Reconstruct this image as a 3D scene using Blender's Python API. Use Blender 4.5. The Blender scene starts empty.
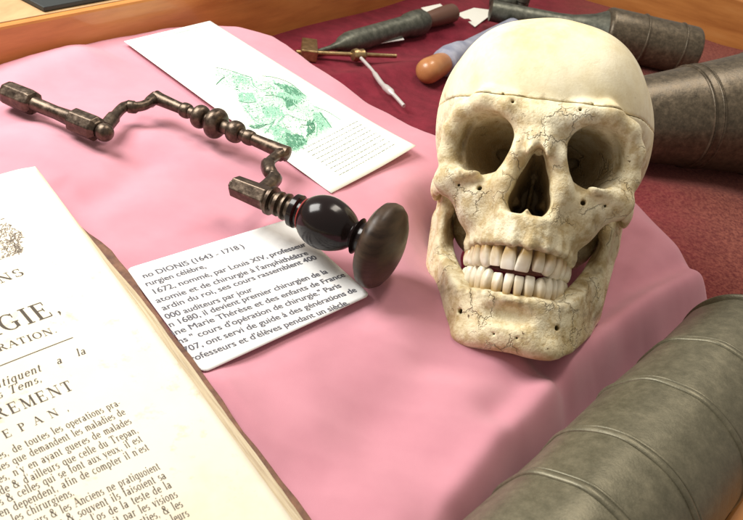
import bpy, bmesh, math, random
import numpy as np
from mathutils import Vector, Matrix
random.seed(4); np.random.seed(4)
SC = bpy.context.scene
COL = SC.collection
S = 0.001                                   # everything below is laid out in millimetres
# ------------------------------------------------------------------ camera
FPX = 750.0; CAMH = 253.77
W = np.array([[0.97043942, 0.24134483, 0.0],
              [0.13966268, -0.56157894, 0.81555100],
              [0.19682901, -0.79144283, -0.57868521]])      # rows: world axes seen from the camera (x right, y down, z forward)
cam_data = bpy.data.cameras.new('camera'); cam = bpy.data.objects.new('camera', cam_data); COL.objects.link(cam)
cam_data.sensor_width = 36.0; cam_data.lens = 36.0 * FPX / 743.0
cam_data.clip_start = 0.01; cam_data.clip_end = 50
m = Matrix.Identity(4)
for i in range(3):
    m[i][0] = W[i, 0]; m[i][1] = -W[i, 1]; m[i][2] = -W[i, 2]
m[2][3] = CAMH * S
cam.matrix_world = m
cam_data.dof.use_dof = True; cam_data.dof.focus_distance = 0.43; cam_data.dof.aperture_fstop = 32
SC.camera = cam
# ------------------------------------------------------------------ light
world = bpy.data.worlds.new('World'); SC.world = world; world.use_nodes = True
bg = world.node_tree.nodes['Background']
bg.inputs['Color'].default_value = (1.0, 0.90, 0.80, 1); bg.inputs['Strength'].default_value = 0.36
def area(name, loc, target, size, power, col, sy=None):
    d = bpy.data.lights.new(name, 'AREA'); d.energy = power; d.color = col
    d.size = size
    if sy: d.shape = 'RECTANGLE'; d.size_y = sy
    o = bpy.data.objects.new(name, d); COL.objects.link(o)
    o.location = loc
    o.rotation_euler = (Vector(target) - Vector(loc)).to_track_quat('-Z', 'Y').to_euler()
    return o
area('window_light', (-0.50, 0.46, 0.50), (0.0, 0.44, 0.0), 0.36, 7.8, (1.0, 0.97, 0.92))
area('ceiling_lamp', (0.25, 1.0, 1.5), (0.1, 0.5, 0.0), 0.32, 14, (1.0, 0.90, 0.78), 0.9)
SC.view_settings.view_transform = 'Standard'; SC.view_settings.look = 'None'
SC.view_settings.exposure = 0.0; SC.view_settings.gamma = 1.0
SC.render.engine = 'CYCLES'
# ------------------------------------------------------------------ helpers
def at(x, y, z=0.0):
    """photo pixel -> world point (mm) on the horizontal plane z"""
    r = W @ np.array([x - 371.5, y - 260.0, FPX]); s = (z - CAMH) / r[2]
    return np.array([r[0] * s, r[1] * s, z])
def linkmesh(name, verts, faces, mat, parent=None, smooth=False, mats=None, midx=None):
    me = bpy.data.meshes.new(name)
    me.from_pydata([tuple(float(c) * S for c in v) for v in verts], [], faces)
    if mat: me.materials.append(mat)
    if mats:
        for mm in mats: me.materials.append(mm)
    if smooth: me.polygons.foreach_set('use_smooth', [True] * len(me.polygons))
    if midx: me.polygons.foreach_set('material_index', midx)
    me.update()
    o = bpy.data.objects.new(name, me); COL.objects.link(o)
    if parent: o.parent = parent
    return o
def empty(name, label, cat, group=None):
    o = bpy.data.objects.new(name, None); COL.objects.link(o); o.empty_display_size = 0.02
    o['label'] = label; o['category'] = cat
    if group: o['group'] = group
    return o
def tag(o, label, cat, group=None):
    o['label'] = label; o['category'] = cat
    if group: o['group'] = group
    return o
class MB:
    def __init__(s): s.v = []; s.f = []
    def add(s, v, f):
        n = len(s.v); s.v += [tuple(p) for p in v]; s.f += [tuple(i + n for i in q) for q in f]
    def lathe(s, p0, p1, prof, seg=40, phase=0.0, sq=1.0):
        """prof: (t mm along the axis from p0, radius)"""
        p0 = np.array(p0, float); d = np.array(p1, float) - p0; d /= np.linalg.norm(d)
        a = np.cross(d, [0, 0, 1.0]); a /= np.linalg.norm(a); b = np.cross(a, d)
        v = []; f = []
        for t, r in prof:
            for k in range(seg):
                an = 2 * math.pi * k / seg + phase
                v.append(p0 + d * t + (a * math.cos(an) + b * math.sin(an) * sq) * r)
        n = len(prof)
        for i in range(n - 1):
            for k in range(seg):
                k2 = (k + 1) % seg
                f.append((i * seg + k, i * seg + k2, (i + 1) * seg + k2, (i + 1) * seg + k))
        f.append(tuple(range(seg))[::-1]); f.append(tuple((n - 1) * seg + k for k in range(seg)))
        s.add(v, f)
    def tube(s, pts, rad, seg=14, flat=1.0):
        pts = [np.array(p, float) for p in pts]; v = []; f = []
        n = len(pts)
        if not hasattr(rad, '__len__'): rad = [rad] * n
        up = np.array([0, 0, 1.0])
        for i, p in enumerate(pts):
            d = pts[min(i + 1, n - 1)] - pts[max(i - 1, 0)]; d /= np.linalg.norm(d)
            a = np.cross(d, up); a /= (np.linalg.norm(a) + 1e-9); b = np.cross(a, d)
            for k in range(seg):
                an = 2 * math.pi * (k + .5) / seg
                v.append(p + (a * math.cos(an) + b * math.sin(an) * flat) * rad[i])
        for i in range(n - 1):
            for k in range(seg):
                k2 = (k + 1) % seg
                f.append((i * seg + k, i * seg + k2, (i + 1) * seg + k2, (i + 1) * seg + k))
        f.append(tuple(range(seg))[::-1]); f.append(tuple((n - 1) * seg + k for k in range(seg)))
        s.add(v, f)
    def prism(s, poly, z0, z1):
        n = len(poly); v = [(p[0], p[1], z0) for p in poly] + [(p[0], p[1], z1) for p in poly]
        f = [tuple(range(n))[::-1], tuple(range(n, 2 * n))] + [(i, (i + 1) % n, n + (i + 1) % n, n + i) for i in range(n)]
        s.add(v, f)
    def build(s, name, mat, parent=None, smooth=False, bevel=0, recalc=True):
        o = linkmesh(name, s.v, s.f, mat, parent, smooth)
        if recalc:
            bm = bmesh.new(); bm.from_mesh(o.data); bmesh.ops.recalc_face_normals(bm, faces=bm.faces); bm.to_mesh(o.data); bm.free()
        if bevel:
            md = o.modifiers.new('bevel', 'BEVEL'); md.width = bevel * S; md.segments = 2; md.limit_method = 'ANGLE'; md.angle_limit = math.radians(35)
        if smooth:
            sharp_by_angle(o.data, 42)
        return o
def sharp_by_angle(me, deg):
    bm = bmesh.new(); bm.from_mesh(me)
    for e in bm.edges:
        if len(e.link_faces) == 2 and e.calc_face_angle(0) > math.radians(deg): e.smooth = False
    bm.to_mesh(me); bm.free()
def crom(pts, n=8):
    P = [np.array(p, float) for p in pts]; P = [2 * P[0] - P[1]] + P + [2 * P[-1] - P[-2]]; out = []
    for i in range(1, len(P) - 2):
        for k in range(n):
            t = k / n
            out.append(.5 * (2 * P[i] + (P[i + 1] - P[i - 1]) * t + (2 * P[i - 1] - 5 * P[i] + 4 * P[i + 1] - P[i + 2]) * t * t + (3 * P[i] - P[i - 1] - 3 * P[i + 1] + P[i + 2]) * t ** 3))
    out.append(P[-2]); return out
# ------------------------------------------------------------------ materials
def mat(name, col, rough=.5, metal=0., spec=.5, coat=0., sheen=0.):
    mt = bpy.data.materials.new(name); mt.use_nodes = True
    b = mt.node_tree.nodes['Principled BSDF']
    b.inputs['Base Color'].default_value = (*col, 1); b.inputs['Roughness'].default_value = rough
    b.inputs['Metallic'].default_value = metal; b.inputs['Specular IOR Level'].default_value = spec
    b.inputs['Coat Weight'].default_value = coat; b.inputs['Coat Roughness'].default_value = .08
    b.inputs['Sheen Weight'].default_value = sheen
    return mt
def N(mt, kind, **kw):
    n = mt.node_tree.nodes.new(kind)
    for k, v in kw.items():
        if k in n.inputs: n.inputs[k].default_value = v
        else: setattr(n, k, v)
    return n
def L(mt, a, b): mt.node_tree.links.new(a, b)
def noise_col(mt, stops, scale=60, detail=5, rough=.6, stretch=(1, 1, 1), bump=0., bscale=None, bdist=.0005, rot=(0, 0, 0), rvar=None, distort=0.):
    b = mt.node_tree.nodes['Principled BSDF']
    tc = N(mt, 'ShaderNodeTexCoord'); mp = N(mt, 'ShaderNodeMapping'); mp.inputs['Scale'].default_value = stretch; mp.inputs['Rotation'].default_value = rot
    L(mt, tc.outputs['Object'], mp.inputs['Vector'])
    nz = N(mt, 'ShaderNodeTexNoise'); nz.inputs['Scale'].default_value = scale; nz.inputs['Detail'].default_value = detail; nz.inputs['Roughness'].default_value = rough
    nz.inputs['Distortion'].default_value = distort
    L(mt, mp.outputs[0], nz.inputs['Vector'])
    cr = N(mt, 'ShaderNodeValToRGB'); L(mt, nz.outputs['Fac'], cr.inputs['Fac'])
    el = cr.color_ramp.elements
    while len(el) < len(stops): el.new(.5)
    for e, (p, c) in zip(el, stops): e.position = p; e.color = (*c, 1)
    L(mt, cr.outputs['Color'], b.inputs['Base Color'])
    if rvar:
        mr = N(mt, 'ShaderNodeMapRange'); mr.inputs['From Min'].default_value = .3; mr.inputs['From Max'].default_value = .7
        mr.inputs['To Min'].default_value = rvar[0]; mr.inputs['To Max'].default_value = rvar[1]
        L(mt, nz.outputs['Fac'], mr.inputs['Value']); L(mt, mr.outputs[0], b.inputs['Roughness'])
    if bump:
        n2 = N(mt, 'ShaderNodeTexNoise'); n2.inputs['Scale'].default_value = bscale or scale * 3; n2.inputs['Detail'].default_value = 4
        L(mt, mp.outputs[0], n2.inputs['Vector'])
        bp = N(mt, 'ShaderNodeBump'); bp.inputs['Strength'].default_value = bump; bp.inputs['Distance'].default_value = bdist
        L(mt, n2.outputs['Fac'], bp.inputs['Height']); L(mt, bp.outputs[0], b.inputs['Normal'])
    return cr
M = {}
M['pink'] = mat('pink_cotton', (.78, .28, .33), .9, sheen=.25, spec=.15)
noise_col(M['pink'], [(.3, (.53, .23, .285)), (.7, (.60, .275, .335))], 20, 5, bump=.3, bscale=2600, bdist=.0002)
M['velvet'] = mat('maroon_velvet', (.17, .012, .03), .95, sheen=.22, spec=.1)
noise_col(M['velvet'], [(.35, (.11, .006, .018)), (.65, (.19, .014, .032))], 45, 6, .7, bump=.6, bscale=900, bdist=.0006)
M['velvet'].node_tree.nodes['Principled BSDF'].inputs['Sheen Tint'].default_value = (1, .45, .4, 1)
def speckled_velvet():  # browner speckled colour mixed in towards the right
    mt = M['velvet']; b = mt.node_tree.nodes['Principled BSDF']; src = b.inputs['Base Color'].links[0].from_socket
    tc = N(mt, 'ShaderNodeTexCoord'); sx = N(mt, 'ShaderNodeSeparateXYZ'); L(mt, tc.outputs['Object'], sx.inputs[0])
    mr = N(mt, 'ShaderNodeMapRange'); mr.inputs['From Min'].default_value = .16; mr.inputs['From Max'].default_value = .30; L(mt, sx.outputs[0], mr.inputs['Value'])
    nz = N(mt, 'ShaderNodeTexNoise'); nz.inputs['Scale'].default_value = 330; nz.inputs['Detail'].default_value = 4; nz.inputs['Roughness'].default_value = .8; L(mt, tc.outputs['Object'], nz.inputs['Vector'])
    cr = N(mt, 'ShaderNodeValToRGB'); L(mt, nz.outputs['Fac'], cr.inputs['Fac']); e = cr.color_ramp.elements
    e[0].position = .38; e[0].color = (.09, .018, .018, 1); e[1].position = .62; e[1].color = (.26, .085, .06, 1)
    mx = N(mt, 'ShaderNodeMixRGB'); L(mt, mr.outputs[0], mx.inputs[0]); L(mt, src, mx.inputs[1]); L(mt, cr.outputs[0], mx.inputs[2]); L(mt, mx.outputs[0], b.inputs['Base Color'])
speckled_velvet()
ang1 = math.atan2(.901, .434)
M['wood'] = mat('orange_wood', (.45, .17, .04), .38, coat=.25)
noise_col(M['wood'], [(.3, (.42, .15, .035)), (.55, (.60, .25, .065)), (.75, (.68, .32, .10))], 18, 6, .65, stretch=(.35, .35, 3), bump=.1, bscale=60, rot=(0, 0, 0))
M['blond'] = mat('blond_wood', (.5, .33, .17), .5)
noise_col(M['blond'], [(.3, (.36, .21, .10)), (.6, (.55, .36, .18)), (.8, (.62, .44, .25))], 14, 6, .6, stretch=(2.2, .6, 1))
M['black'] = mat('black_panel', (.02, .025, .025), .5)
M['paper'] = mat('white_card', (.86, .86, .85), .6, spec=.3)
M['print'] = mat('print_paper', (.84, .85, .77), .55, spec=.3)
noise_col(M['print'], [(.3, (.80, .82, .74)), (.7, (.88, .89, .82))], 12, 3)
M['oldpaper'] = mat('old_book_paper', (.82, .77, .62), .85, spec=.15)
noise_col(M['oldpaper'], [(.25, (.68, .61, .45)), (.45, (.79, .73, .59)), (.75, (.84, .79, .67))], 14, 6, .65, bump=.15, bscale=500, bdist=.0002)
def foxing():
    mt = M['oldpaper']; b = mt.node_tree.nodes['Principled BSDF']; src = b.inputs['Base Color'].links[0].from_socket
    tc = N(mt, 'ShaderNodeTexCoord'); nz = N(mt, 'ShaderNodeTexNoise'); nz.inputs['Scale'].default_value = 85; nz.inputs['Detail'].default_value = 5; nz.inputs['Roughness'].default_value = .7; L(mt, tc.outputs['Object'], nz.inputs['Vector'])
    cr = N(mt, 'ShaderNodeValToRGB'); L(mt, nz.outputs['Fac'], cr.inputs['Fac']); e = cr.color_ramp.elements
    e[0].position = .60; e[0].color = (0, 0, 0, 1); e[1].position = .76; e[1].color = (.6, .6, .6, 1)
    mx = N(mt, 'ShaderNodeMixRGB'); L(mt, cr.outputs[0], mx.inputs[0]); L(mt, src, mx.inputs[1]); mx.inputs[2].default_value = (.50, .36, .18, 1); L(mt, mx.outputs[0], b.inputs['Base Color'])
foxing()
M['leaves'] = mat('page_edges', (.6, .5, .33), .9, spec=.1)
noise_col(M['leaves'], [(.3, (.50, .41, .26)), (.5, (.60, .51, .35)), (.7, (.68, .60, .44))], 40, 4, .6, stretch=(1, 1, 25))
M['leather'] = mat('brown_leather', (.14, .055, .025), .6)
noise_col(M['leather'], [(.3, (.08, .03, .015)), (.7, (.22, .10, .05))], 160, 5, bump=.4, bscale=400)
M['ink'] = mat('grey_ink', (.13, .13, .15), .8, spec=.1)
M['oldink'] = mat('brown_black_ink', (.10, .085, .07), .9, spec=.1)
M['fadedink'] = mat('faded_ink', (.26, .22, .18), .9, spec=.1)
M['green1'] = mat('green_ink_dark', (.10, .27, .17), .8, spec=.1)
M['green2'] = mat('green_ink_mid', (.27, .52, .38), .8, spec=.1)
M['green3'] = mat('green_ink_pale', (.46, .68, .53), .8, spec=.1)
M['iron'] = mat('brown_iron', (.2, .13, .08), .35, metal=.85)
noise_col(M['iron'], [(.3, (.045, .032, .025)), (.55, (.115, .085, .062)), (.8, (.24, .19, .145))], 220, 5, .65, bump=.35, bscale=500, bdist=.0003, rvar=(.24, .5))
M['ebony'] = mat('black_ebony', (.010, .006, .006), .17, coat=0, spec=.32)
M['knobwood'] = mat('dark_brown_wood', (.05, .032, .02), .28, coat=0, spec=.3)
noise_col(M['knobwood'], [(.3, (.02, .012, .008)), (.6, (.055, .034, .02)), (.85, (.085, .055, .032))], 70, 6, .6, stretch=(1, 1, 4), rvar=(.32, .5))
M['pewter'] = mat('olive_pewter', (.25, .22, .15), .42, metal=.4)
noise_col(M['pewter'], [(.25, (.085, .08, .05)), (.5, (.15, .138, .09)), (.8, (.25, .225, .15))], 130, 9, .8, bump=.45, bscale=900, bdist=.0002, rvar=(.36, .5))
M['pewter2'] = mat('brown_pewter', (.22, .16, .10), .3, metal=.45)
noise_col(M['pewter2'], [(.3, (.045, .036, .024)), (.5, (.11, .088, .058)), (.7, (.21, .165, .11))], 170, 8, .8, bump=.25, bscale=500, bdist=.0005, rvar=(.3, .48))
M['brass'] = mat('old_brass', (.42, .30, .14), .35, metal=.9)
noise_col(M['brass'], [(.3, (.25, .17, .08)), (.7, (.52, .38, .2))], 200, 4, bump=.2)
M['steel'] = mat('pale_steel', (.72, .70, .68), .35, metal=.5)
M['greengrey'] = mat('grey_green_metal', (.16, .17, .14), .45, metal=.6)
noise_col(M['greengrey'], [(.3, (.05, .055, .042)), (.55, (.12, .125, .10)), (.8, (.22, .22, .175))], 110, 5, .7, bump=.1, bscale=300)
M['brownwood'] = mat('brown_handle', (.12, .055, .035), .4)
M['amber'] = mat('amber_wood', (.62, .25, .07), .35, coat=.2)
noise_col(M['amber'], [(.3, (.38, .15, .05)), (.7, (.52, .24, .09))], 50, 4)
M['blue'] = mat('blue_grey_enamel', (.30, .32, .42), .5)
noise_col(M['blue'], [(.3, (.22, .24, .33)), (.7, (.40, .42, .50))], 70, 4)
M['gap'] = mat('dark_groove', (.14, .09, .045), .9)
# bone: colour comes from noise and a vertex attribute (sutures, old varnish at the roots, shade painted into orbits and nose)
def bone_material():
    mt = mat('old_bone', (.8, .72, .5), .5, spec=.35)
    nt = mt.node_tree; b = nt.nodes['Principled BSDF']
    tc = N(mt, 'ShaderNodeTexCoord')
    def nz(sc, det, ro):
        n = N(mt, 'ShaderNodeTexNoise'); n.inputs['Scale'].default_value = sc; n.inputs['Detail'].default_value = det; n.inputs['Roughness'].default_value = ro
        L(mt, tc.outputs['Object'], n.inputs['Vector']); return n
    def ramp(src, stops):
        cr = N(mt, 'ShaderNodeValToRGB'); el = cr.color_ramp.elements
        while len(el) < len(stops): el.new(.5)
        for e, (p, c) in zip(el, stops): e.position = p; e.color = (*c, 1) if hasattr(c, '__len__') else (c, c, c, 1)
        L(mt, src, cr.inputs['Fac']); return cr
    def mix(fac, a, c, mode='MIX'):
        mx = N(mt, 'ShaderNodeMixRGB'); mx.blend_type = mode
        if isinstance(fac, float): mx.inputs[0].default_value = fac
        else: L(mt, fac, mx.inputs[0])
        for i, q in ((1, a), (2, c)):
            if isinstance(q, tuple): mx.inputs[i].default_value = (*q, 1)
            else: L(mt, q, mx.inputs[i])
        return mx.outputs[0]
    at1 = N(mt, 'ShaderNodeAttribute'); at1.attribute_name = 'stain_shade'
    at2 = N(mt, 'ShaderNodeAttribute'); at2.attribute_name = 'face'
    big = nz(28, 5, .6); fine = nz(120, 6, .7); spots = nz(230, 3, .6)
    base = ramp(big.outputs['Fac'], [(.3, (.70, .58, .33)), (.5, (.84, .76, .52)), (.7, (.88, .83, .63))])
    mott = ramp(fine.outputs['Fac'], [(.40, 1.0), (.56, 0.0)])
    mm = N(mt, 'ShaderNodeMath'); mm.operation = 'MULTIPLY'; L(mt, mott.outputs[0], mm.inputs[0]); L(mt, at2.outputs['Fac'], mm.inputs[1])
    mm2 = N(mt, 'ShaderNodeMath'); mm2.operation = 'MULTIPLY'; L(mt, mm.outputs[0], mm2.inputs[0]); mm2.inputs[1].default_value = .72
    c1 = mix(mm2.outputs[0], base.outputs[0], (.46, .33, .13))
    sp = ramp(spots.outputs['Fac'], [(.69, 0.0), (.74, 1.0)])
    sm = N(mt, 'ShaderNodeMath'); sm.operation = 'MULTIPLY'; L(mt, sp.outputs[0], sm.inputs[0]); L(mt, at2.outputs['Fac'], sm.inputs[1])
    c2 = mix(sm.outputs[0], c1, (.16, .10, .045))
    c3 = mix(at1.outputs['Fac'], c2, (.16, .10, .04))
    # hairline cracks: edges of distorted cells, kept only in patches
    wn = nz(55, 4, .7); va = N(mt, 'ShaderNodeVectorMath'); va.operation = 'MULTIPLY_ADD'; L(mt, wn.outputs['Color'], va.inputs[0]); va.inputs[1].default_value = (.02, .02, .02); L(mt, tc.outputs['Object'], va.inputs[2])
    vo = N(mt, 'ShaderNodeTexVoronoi'); vo.feature = 'DISTANCE_TO_EDGE'; vo.inputs['Scale'].default_value = 62; L(mt, va.outputs[0], vo.inputs['Vector'])
    ck = ramp(vo.outputs['Distance'], [(.0, 1.0), (.035, 0.0)])
    pm = ramp(nz(36, 2, .5).outputs['Fac'], [(.50, 0.0), (.60, 1.0)])
    m3 = N(mt, 'ShaderNodeMath'); m3.operation = 'MULTIPLY'; L(mt, ck.outputs[0], m3.inputs[0]); L(mt, pm.outputs[0], m3.inputs[1])
    m4 = N(mt, 'ShaderNodeMath'); m4.operation = 'MULTIPLY'; L(mt, m3.outputs[0], m4.inputs[0]); L(mt, at2.outputs['Fac'], m4.inputs[1])
    m5 = N(mt, 'ShaderNodeMath'); m5.operation = 'MULTIPLY'; m5.inputs[1].default_value = .15; L(mt, m4.outputs[0], m5.inputs[0])
    c4 = mix(m5.outputs[0], c3, (.17, .10, .04))
    L(mt, c4, b.inputs['Base Color'])
    pores = nz(700, 3, .6); hs = N(mt, 'ShaderNodeMath'); hs.operation = 'MULTIPLY_ADD'; hs.inputs[1].default_value = .5; L(mt, pores.outputs['Fac'], hs.inputs[0]); L(mt, fine.outputs['Fac'], hs.inputs[2])
    h2 = N(mt, 'ShaderNodeMath'); h2.operation = 'SUBTRACT'; L(mt, hs.outputs[0], h2.inputs[0]); L(mt, m4.outputs[0], h2.inputs[1])
    bp = N(mt, 'ShaderNodeBump'); bp.inputs['Distance'].default_value = .0008
    L(mt, at2.outputs['Fac'], bp.inputs['Strength']); L(mt, h2.outputs[0], bp.inputs['Height']); L(mt, bp.outputs[0], b.inputs['Normal'])
    mr = N(mt, 'ShaderNodeMapRange'); mr.inputs['To Min'].default_value = .38; mr.inputs['To Max'].default_value = .62
    L(mt, fine.outputs['Fac'], mr.inputs['Value']); L(mt, mr.outputs[0], b.inputs['Roughness'])
    return mt
M['bone'] = bone_material()
M['tooth'] = mat('tooth_enamel', (.86, .82, .68), .28, spec=.5)
noise_col(M['tooth'], [(.3, (.74, .64, .42)), (.48, (.85, .79, .63)), (.7, (.88, .85, .73))], 110, 4, .6, stretch=(1, 1, .5), bump=.2)
def tooth_roots():
    mt = M['tooth']; b = mt.node_tree.nodes['Principled BSDF']; src = b.inputs['Base Color'].links[0].from_socket
    tc = N(mt, 'ShaderNodeTexCoord'); sx = N(mt, 'ShaderNodeSeparateXYZ'); L(mt, tc.outputs['Object'], sx.inputs[0])
    ad = N(mt, 'ShaderNodeMath'); ad.operation = 'ADD'; ad.inputs[1].default_value = .0535; L(mt, sx.outputs[2], ad.inputs[0])
    ab = N(mt, 'ShaderNodeMath'); ab.operation = 'ABSOLUTE'; L(mt, ad.outputs[0], ab.inputs[0])
    nz = N(mt, 'ShaderNodeTexNoise'); nz.inputs['Scale'].default_value = 160; L(mt, tc.outputs['Object'], nz.inputs['Vector'])
    n2 = N(mt, 'ShaderNodeMath'); n2.operation = 'MULTIPLY_ADD'; n2.inputs[1].default_value = .008; L(mt, nz.outputs['Fac'], n2.inputs[0]); L(mt, ab.outputs[0], n2.inputs[2])
    mr = N(mt, 'ShaderNodeMapRange'); mr.inputs['From Min'].default_value = .0085; mr.inputs['From Max'].default_value = .0155; L(mt, n2.outputs[0], mr.inputs['Value'])
    mx = N(mt, 'ShaderNodeMixRGB'); mx.inputs[2].default_value = (.46, .31, .12, 1); L(mt, mr.outputs[0], mx.inputs[0]); L(mt, src, mx.inputs[1]); L(mt, mx.outputs[0], b.inputs['Base Color'])
tooth_roots()

# ================================================================== SETTING
VEL = -44.0
d1 = np.array([.434, .901]); pA = np.array([-299., 493.]); cor = np.array([90.5, 1301.6])
d2 = np.array([.9618, -.2729])
n1 = np.array([-.901, .434]); n2 = np.array([.2729, .9618])
RT = 23.0                                   # rail top height
# velvet sheet with soft folds
def vel_h(x, y):
    h = VEL + 1.6 * math.sin(x * .021 + y * .013) + 1.2 * math.sin(x * .05 - y * .031 + 1.)
    for (ax, ay, bx, by, hh, w) in VFOLD:
        d = np.array([bx - ax, by - ay]); t = ((x - ax) * d[0] + (y - ay) * d[1]) / (d @ d); tc = min(max(t, 0), 1)
        dist = math.hypot(x - ax - d[0] * tc, y - ay - d[1] * tc); h += hh * math.exp(-(dist / w) ** 2)
    return h
VFOLD = []
for (a, b, hh, w) in [((345, 82), (470, 58), 7, 16), ((330, 70), (455, 40), -3, 14), ((655, 190), (743, 205), 5, 22), ((400, 30), (470, 24), 5, 20)]:
    p, q = at(*a, VEL), at(*b, VEL); VFOLD.append((p[0], p[1], q[0], q[1], hh, w))
nx, ny = 110, 130; vs = []; fs = []
for j in range(ny + 1):
    for i in range(nx + 1):
        x = -520 + 1300 * i / nx; y = -60 + 1480 * j / ny; vs.append((x, y, vel_h(x, y)))
for j in range(ny):
    for i in range(nx):
        a = j * (nx + 1) + i; fs.append((a, a + 1, a + nx + 2, a + nx + 1))
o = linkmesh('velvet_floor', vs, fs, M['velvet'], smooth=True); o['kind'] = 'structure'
case = empty('display_case', 'orange wooden display case frame around the velvet and pink cloth', 'display case')
def rail(a, b, nrm, w=34, z0=-60, z1=RT):
    m_ = MB(); m_.prism([a, b, b + nrm * w, a + nrm * w], z0, z1); o = m_.build('rail', M['wood'], case, bevel=2.5)
    m2 = MB(); m2.prism([a + nrm * 5, b + nrm * 5, b + nrm * w * 4.6, a + nrm * w * 4.6], z1 - 4, z1 + .9); m2.build('rail_top', M['blond'], case, bevel=.6)
    return o
rail(pA - d1 * 560, cor + d1 * 0, n1)
rail(cor + np.array([-3, 0]), cor + d2 * 900, n2)
# near right rail of the case, seen only in the lower right corner
q0 = at(719, 522, VEL); q0 = q0[:2]; nr = np.array([.80, -.60]); dr = np.array([.60, .80])
dpn = np.array([0.0, 0.0])
# black plate on the frame top
bp_ = MB()
bb = [at(44, 11, RT + 2)[:2], at(119, -3, RT + 2)[:2]]
bb = [bb[0], bb[1], bb[1] + n1 * 70, bb[0] + n1 * 70]
bp_.prism(bb, RT + 1.5, RT + 5)
tag(bp_.build('black_plate', M['black'], bevel=.6), 'small black rectangular plate lying on the pale top of the wooden case frame', 'plate')

# ================================================================== PINK CLOTH
def A2(x, y, z=0): return at(x, y, z)[:2]
crest = [A2(160, 18), A2(200, 14), A2(238, 19), A2(281, 31), A2(322, 62), A2(378, 97), A2(430, 121), A2(520, 152), A2(600, 178), A2(645, 198), A2(690, 245),
         A2(714, 274), A2(690, 290), A2(649, 308), A2(600, 345), A2(560, 395), A2(515, 452), A2(470, 515)]
poly = crest + [np.array([50., 120.]), np.array([20., 40.]), np.array([-470., 40.]), pA - d1 * 420 + n1 * 12, pA + n1 * 8]
PX = np.array(poly)
def sdist(X, Y):
    """signed distance to the cloth crest polygon, positive inside"""
    d = np.full(X.shape, 1e9); ins = np.zeros(X.shape, bool); n = len(PX)
    for i in range(n):
        a = PX[i]; b = PX[(i + 1) % n]; e = b - a
        t = np.clip(((X - a[0]) * e[0] + (Y - a[1]) * e[1]) / (e @ e), 0, 1)
        d = np.minimum(d, np.hypot(X - a[0] - t * e[0], Y - a[1] - t * e[1]))
        c = ((a[1] > Y) != (b[1] > Y)) & (X < (b[0] - a[0]) * (Y - a[1]) / (b[1] - a[1] + 1e-12) + a[0])
        ins ^= c
    return np.where(ins, d, -d)
FOLDS = []
def fold(pts, h, w, z=0):
    q = [A2(*p, z) for p in pts]
    for a, b in zip(q[:-1], q[1:]): FOLDS.append((a, b, h, w))
FOLDG = []
def foldg(pts, h, w): FOLDG.append(([A2(*p) for p in pts], h, w))
foldg([(700, 272), (649, 292), (600, 328), (560, 375), (520, 425), (470, 490)], 6, 13)      # ridge along the near right edge
foldg([(690, 262), (640, 280), (590, 312), (545, 365), (505, 410)], -8, 11)                  # valley beside it
foldg([(640, 226), (690, 258)], 3, 14)
foldg([(545, 350), (572, 372), (600, 400)], -8, 9)
foldg([(520, 420), (560, 440)], 3, 12)
foldg([(630, 318), (655, 340)], -4, 12)
foldg([(600, 300), (625, 262), (640, 235)], -2.5, 8)
foldg([(430, 360), (500, 372), (556, 366)], -2.0, 9)
foldg([(30, 140), (100, 175), (190, 215)], 5.0, 20)
foldg([(70, 205), (120, 190), (150, 160)], -4.5, 13)
foldg([(215, 400), (300, 440), (390, 520)], 5.5, 24)
foldg([(300, 480), (400, 400), (440, 330)], -4.5, 20)
foldg([(380, 370), (430, 300)], 2.5, 18)
foldg([(0, 90), (60, 60), (120, 50)], 4.5, 17)
foldg([(215, 160), (160, 140)], 2.5, 14)
FLAT = [([A2(*p) for p in q], w) for q, w in (([(125, 42), (210, 22), (414, 150), (331, 193)], 25.), ([(131, 268), (287, 221), (369, 296), (203, 373)], 20.))] + [([np.array(p) for p in ((-312, 222), (-184, 354), (34, 134), (-95, 8))], 14.)]
def cloth_h(X, Y, s):
    u = np.clip((15 - s) / 38, 0, 1); edge = u * u * (3 - 2 * u)
    z = np.zeros_like(X)
    z += 1.8 * np.sin(X * .031 + Y * .017 + .5) + 1.4 * np.sin(X * .012 - Y * .037) + .7 * np.sin(X * .071 + Y * .053 + 2 + np.sin(X * .02))
    wr = np.sin(X * .10 - Y * .045 + 2.2 * np.sin(X * .021 + Y * .03) + 1.3 * np.sin(Y * .05)); z += .55 * np.sign(wr) * np.abs(wr) ** 1.6
    wr = np.sin(X * .06 + Y * .13 + 2.0 * np.sin(X * .04 - Y * .017)); z += .35 * (1 - np.abs(wr)) ** 2
    for pts, h, w in FOLDG:
        d = np.full(X.shape, 1e9)
        for a, b in zip(pts[:-1], pts[1:]):
            e = b - a; t = np.clip(((X - a[0]) * e[0] + (Y - a[1]) * e[1]) / (e @ e), 0, 1)
            d = np.minimum(d, np.hypot(X - a[0] - t * e[0], Y - a[1] - t * e[1]))
        z += h * np.exp(-(d / w) ** 2)
    # lie flat under papers
    k = np.ones_like(X)
    for q, w in FLAT:
        c = sum(q) / 4; e1 = (q[1] - q[0]); e2 = q[3] - q[0]; l1 = np.linalg.norm(e1); l2 = np.linalg.norm(e2)
        a = np.abs((X - c[0]) * e1[0] + (Y - c[1]) * e1[1]) / l1 - l1 / 2; b = np.abs((X - c[0]) * e2[0] + (Y - c[1]) * e2[1]) / l2 - l2 / 2
        dd = np.maximum(a, b); k = np.minimum(k, np.clip((dd + 4) / w, 0, 1))
    z = z * k - 1.2 * (1 - k)
    # hollow pressed by the skull
    dip = np.exp(-((((X - 92) / 62) ** 2 + ((Y - 440) / 78) ** 2) ** 1.6))
    z -= 44 * dip
    z -= 2.0
    zz = z * (1 - edge) + (VEL + 5.0) * edge + 5.0 * edge * (1 - edge) * np.sin(X * .09 + Y * .06)
    return zz
h = 3.0
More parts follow.
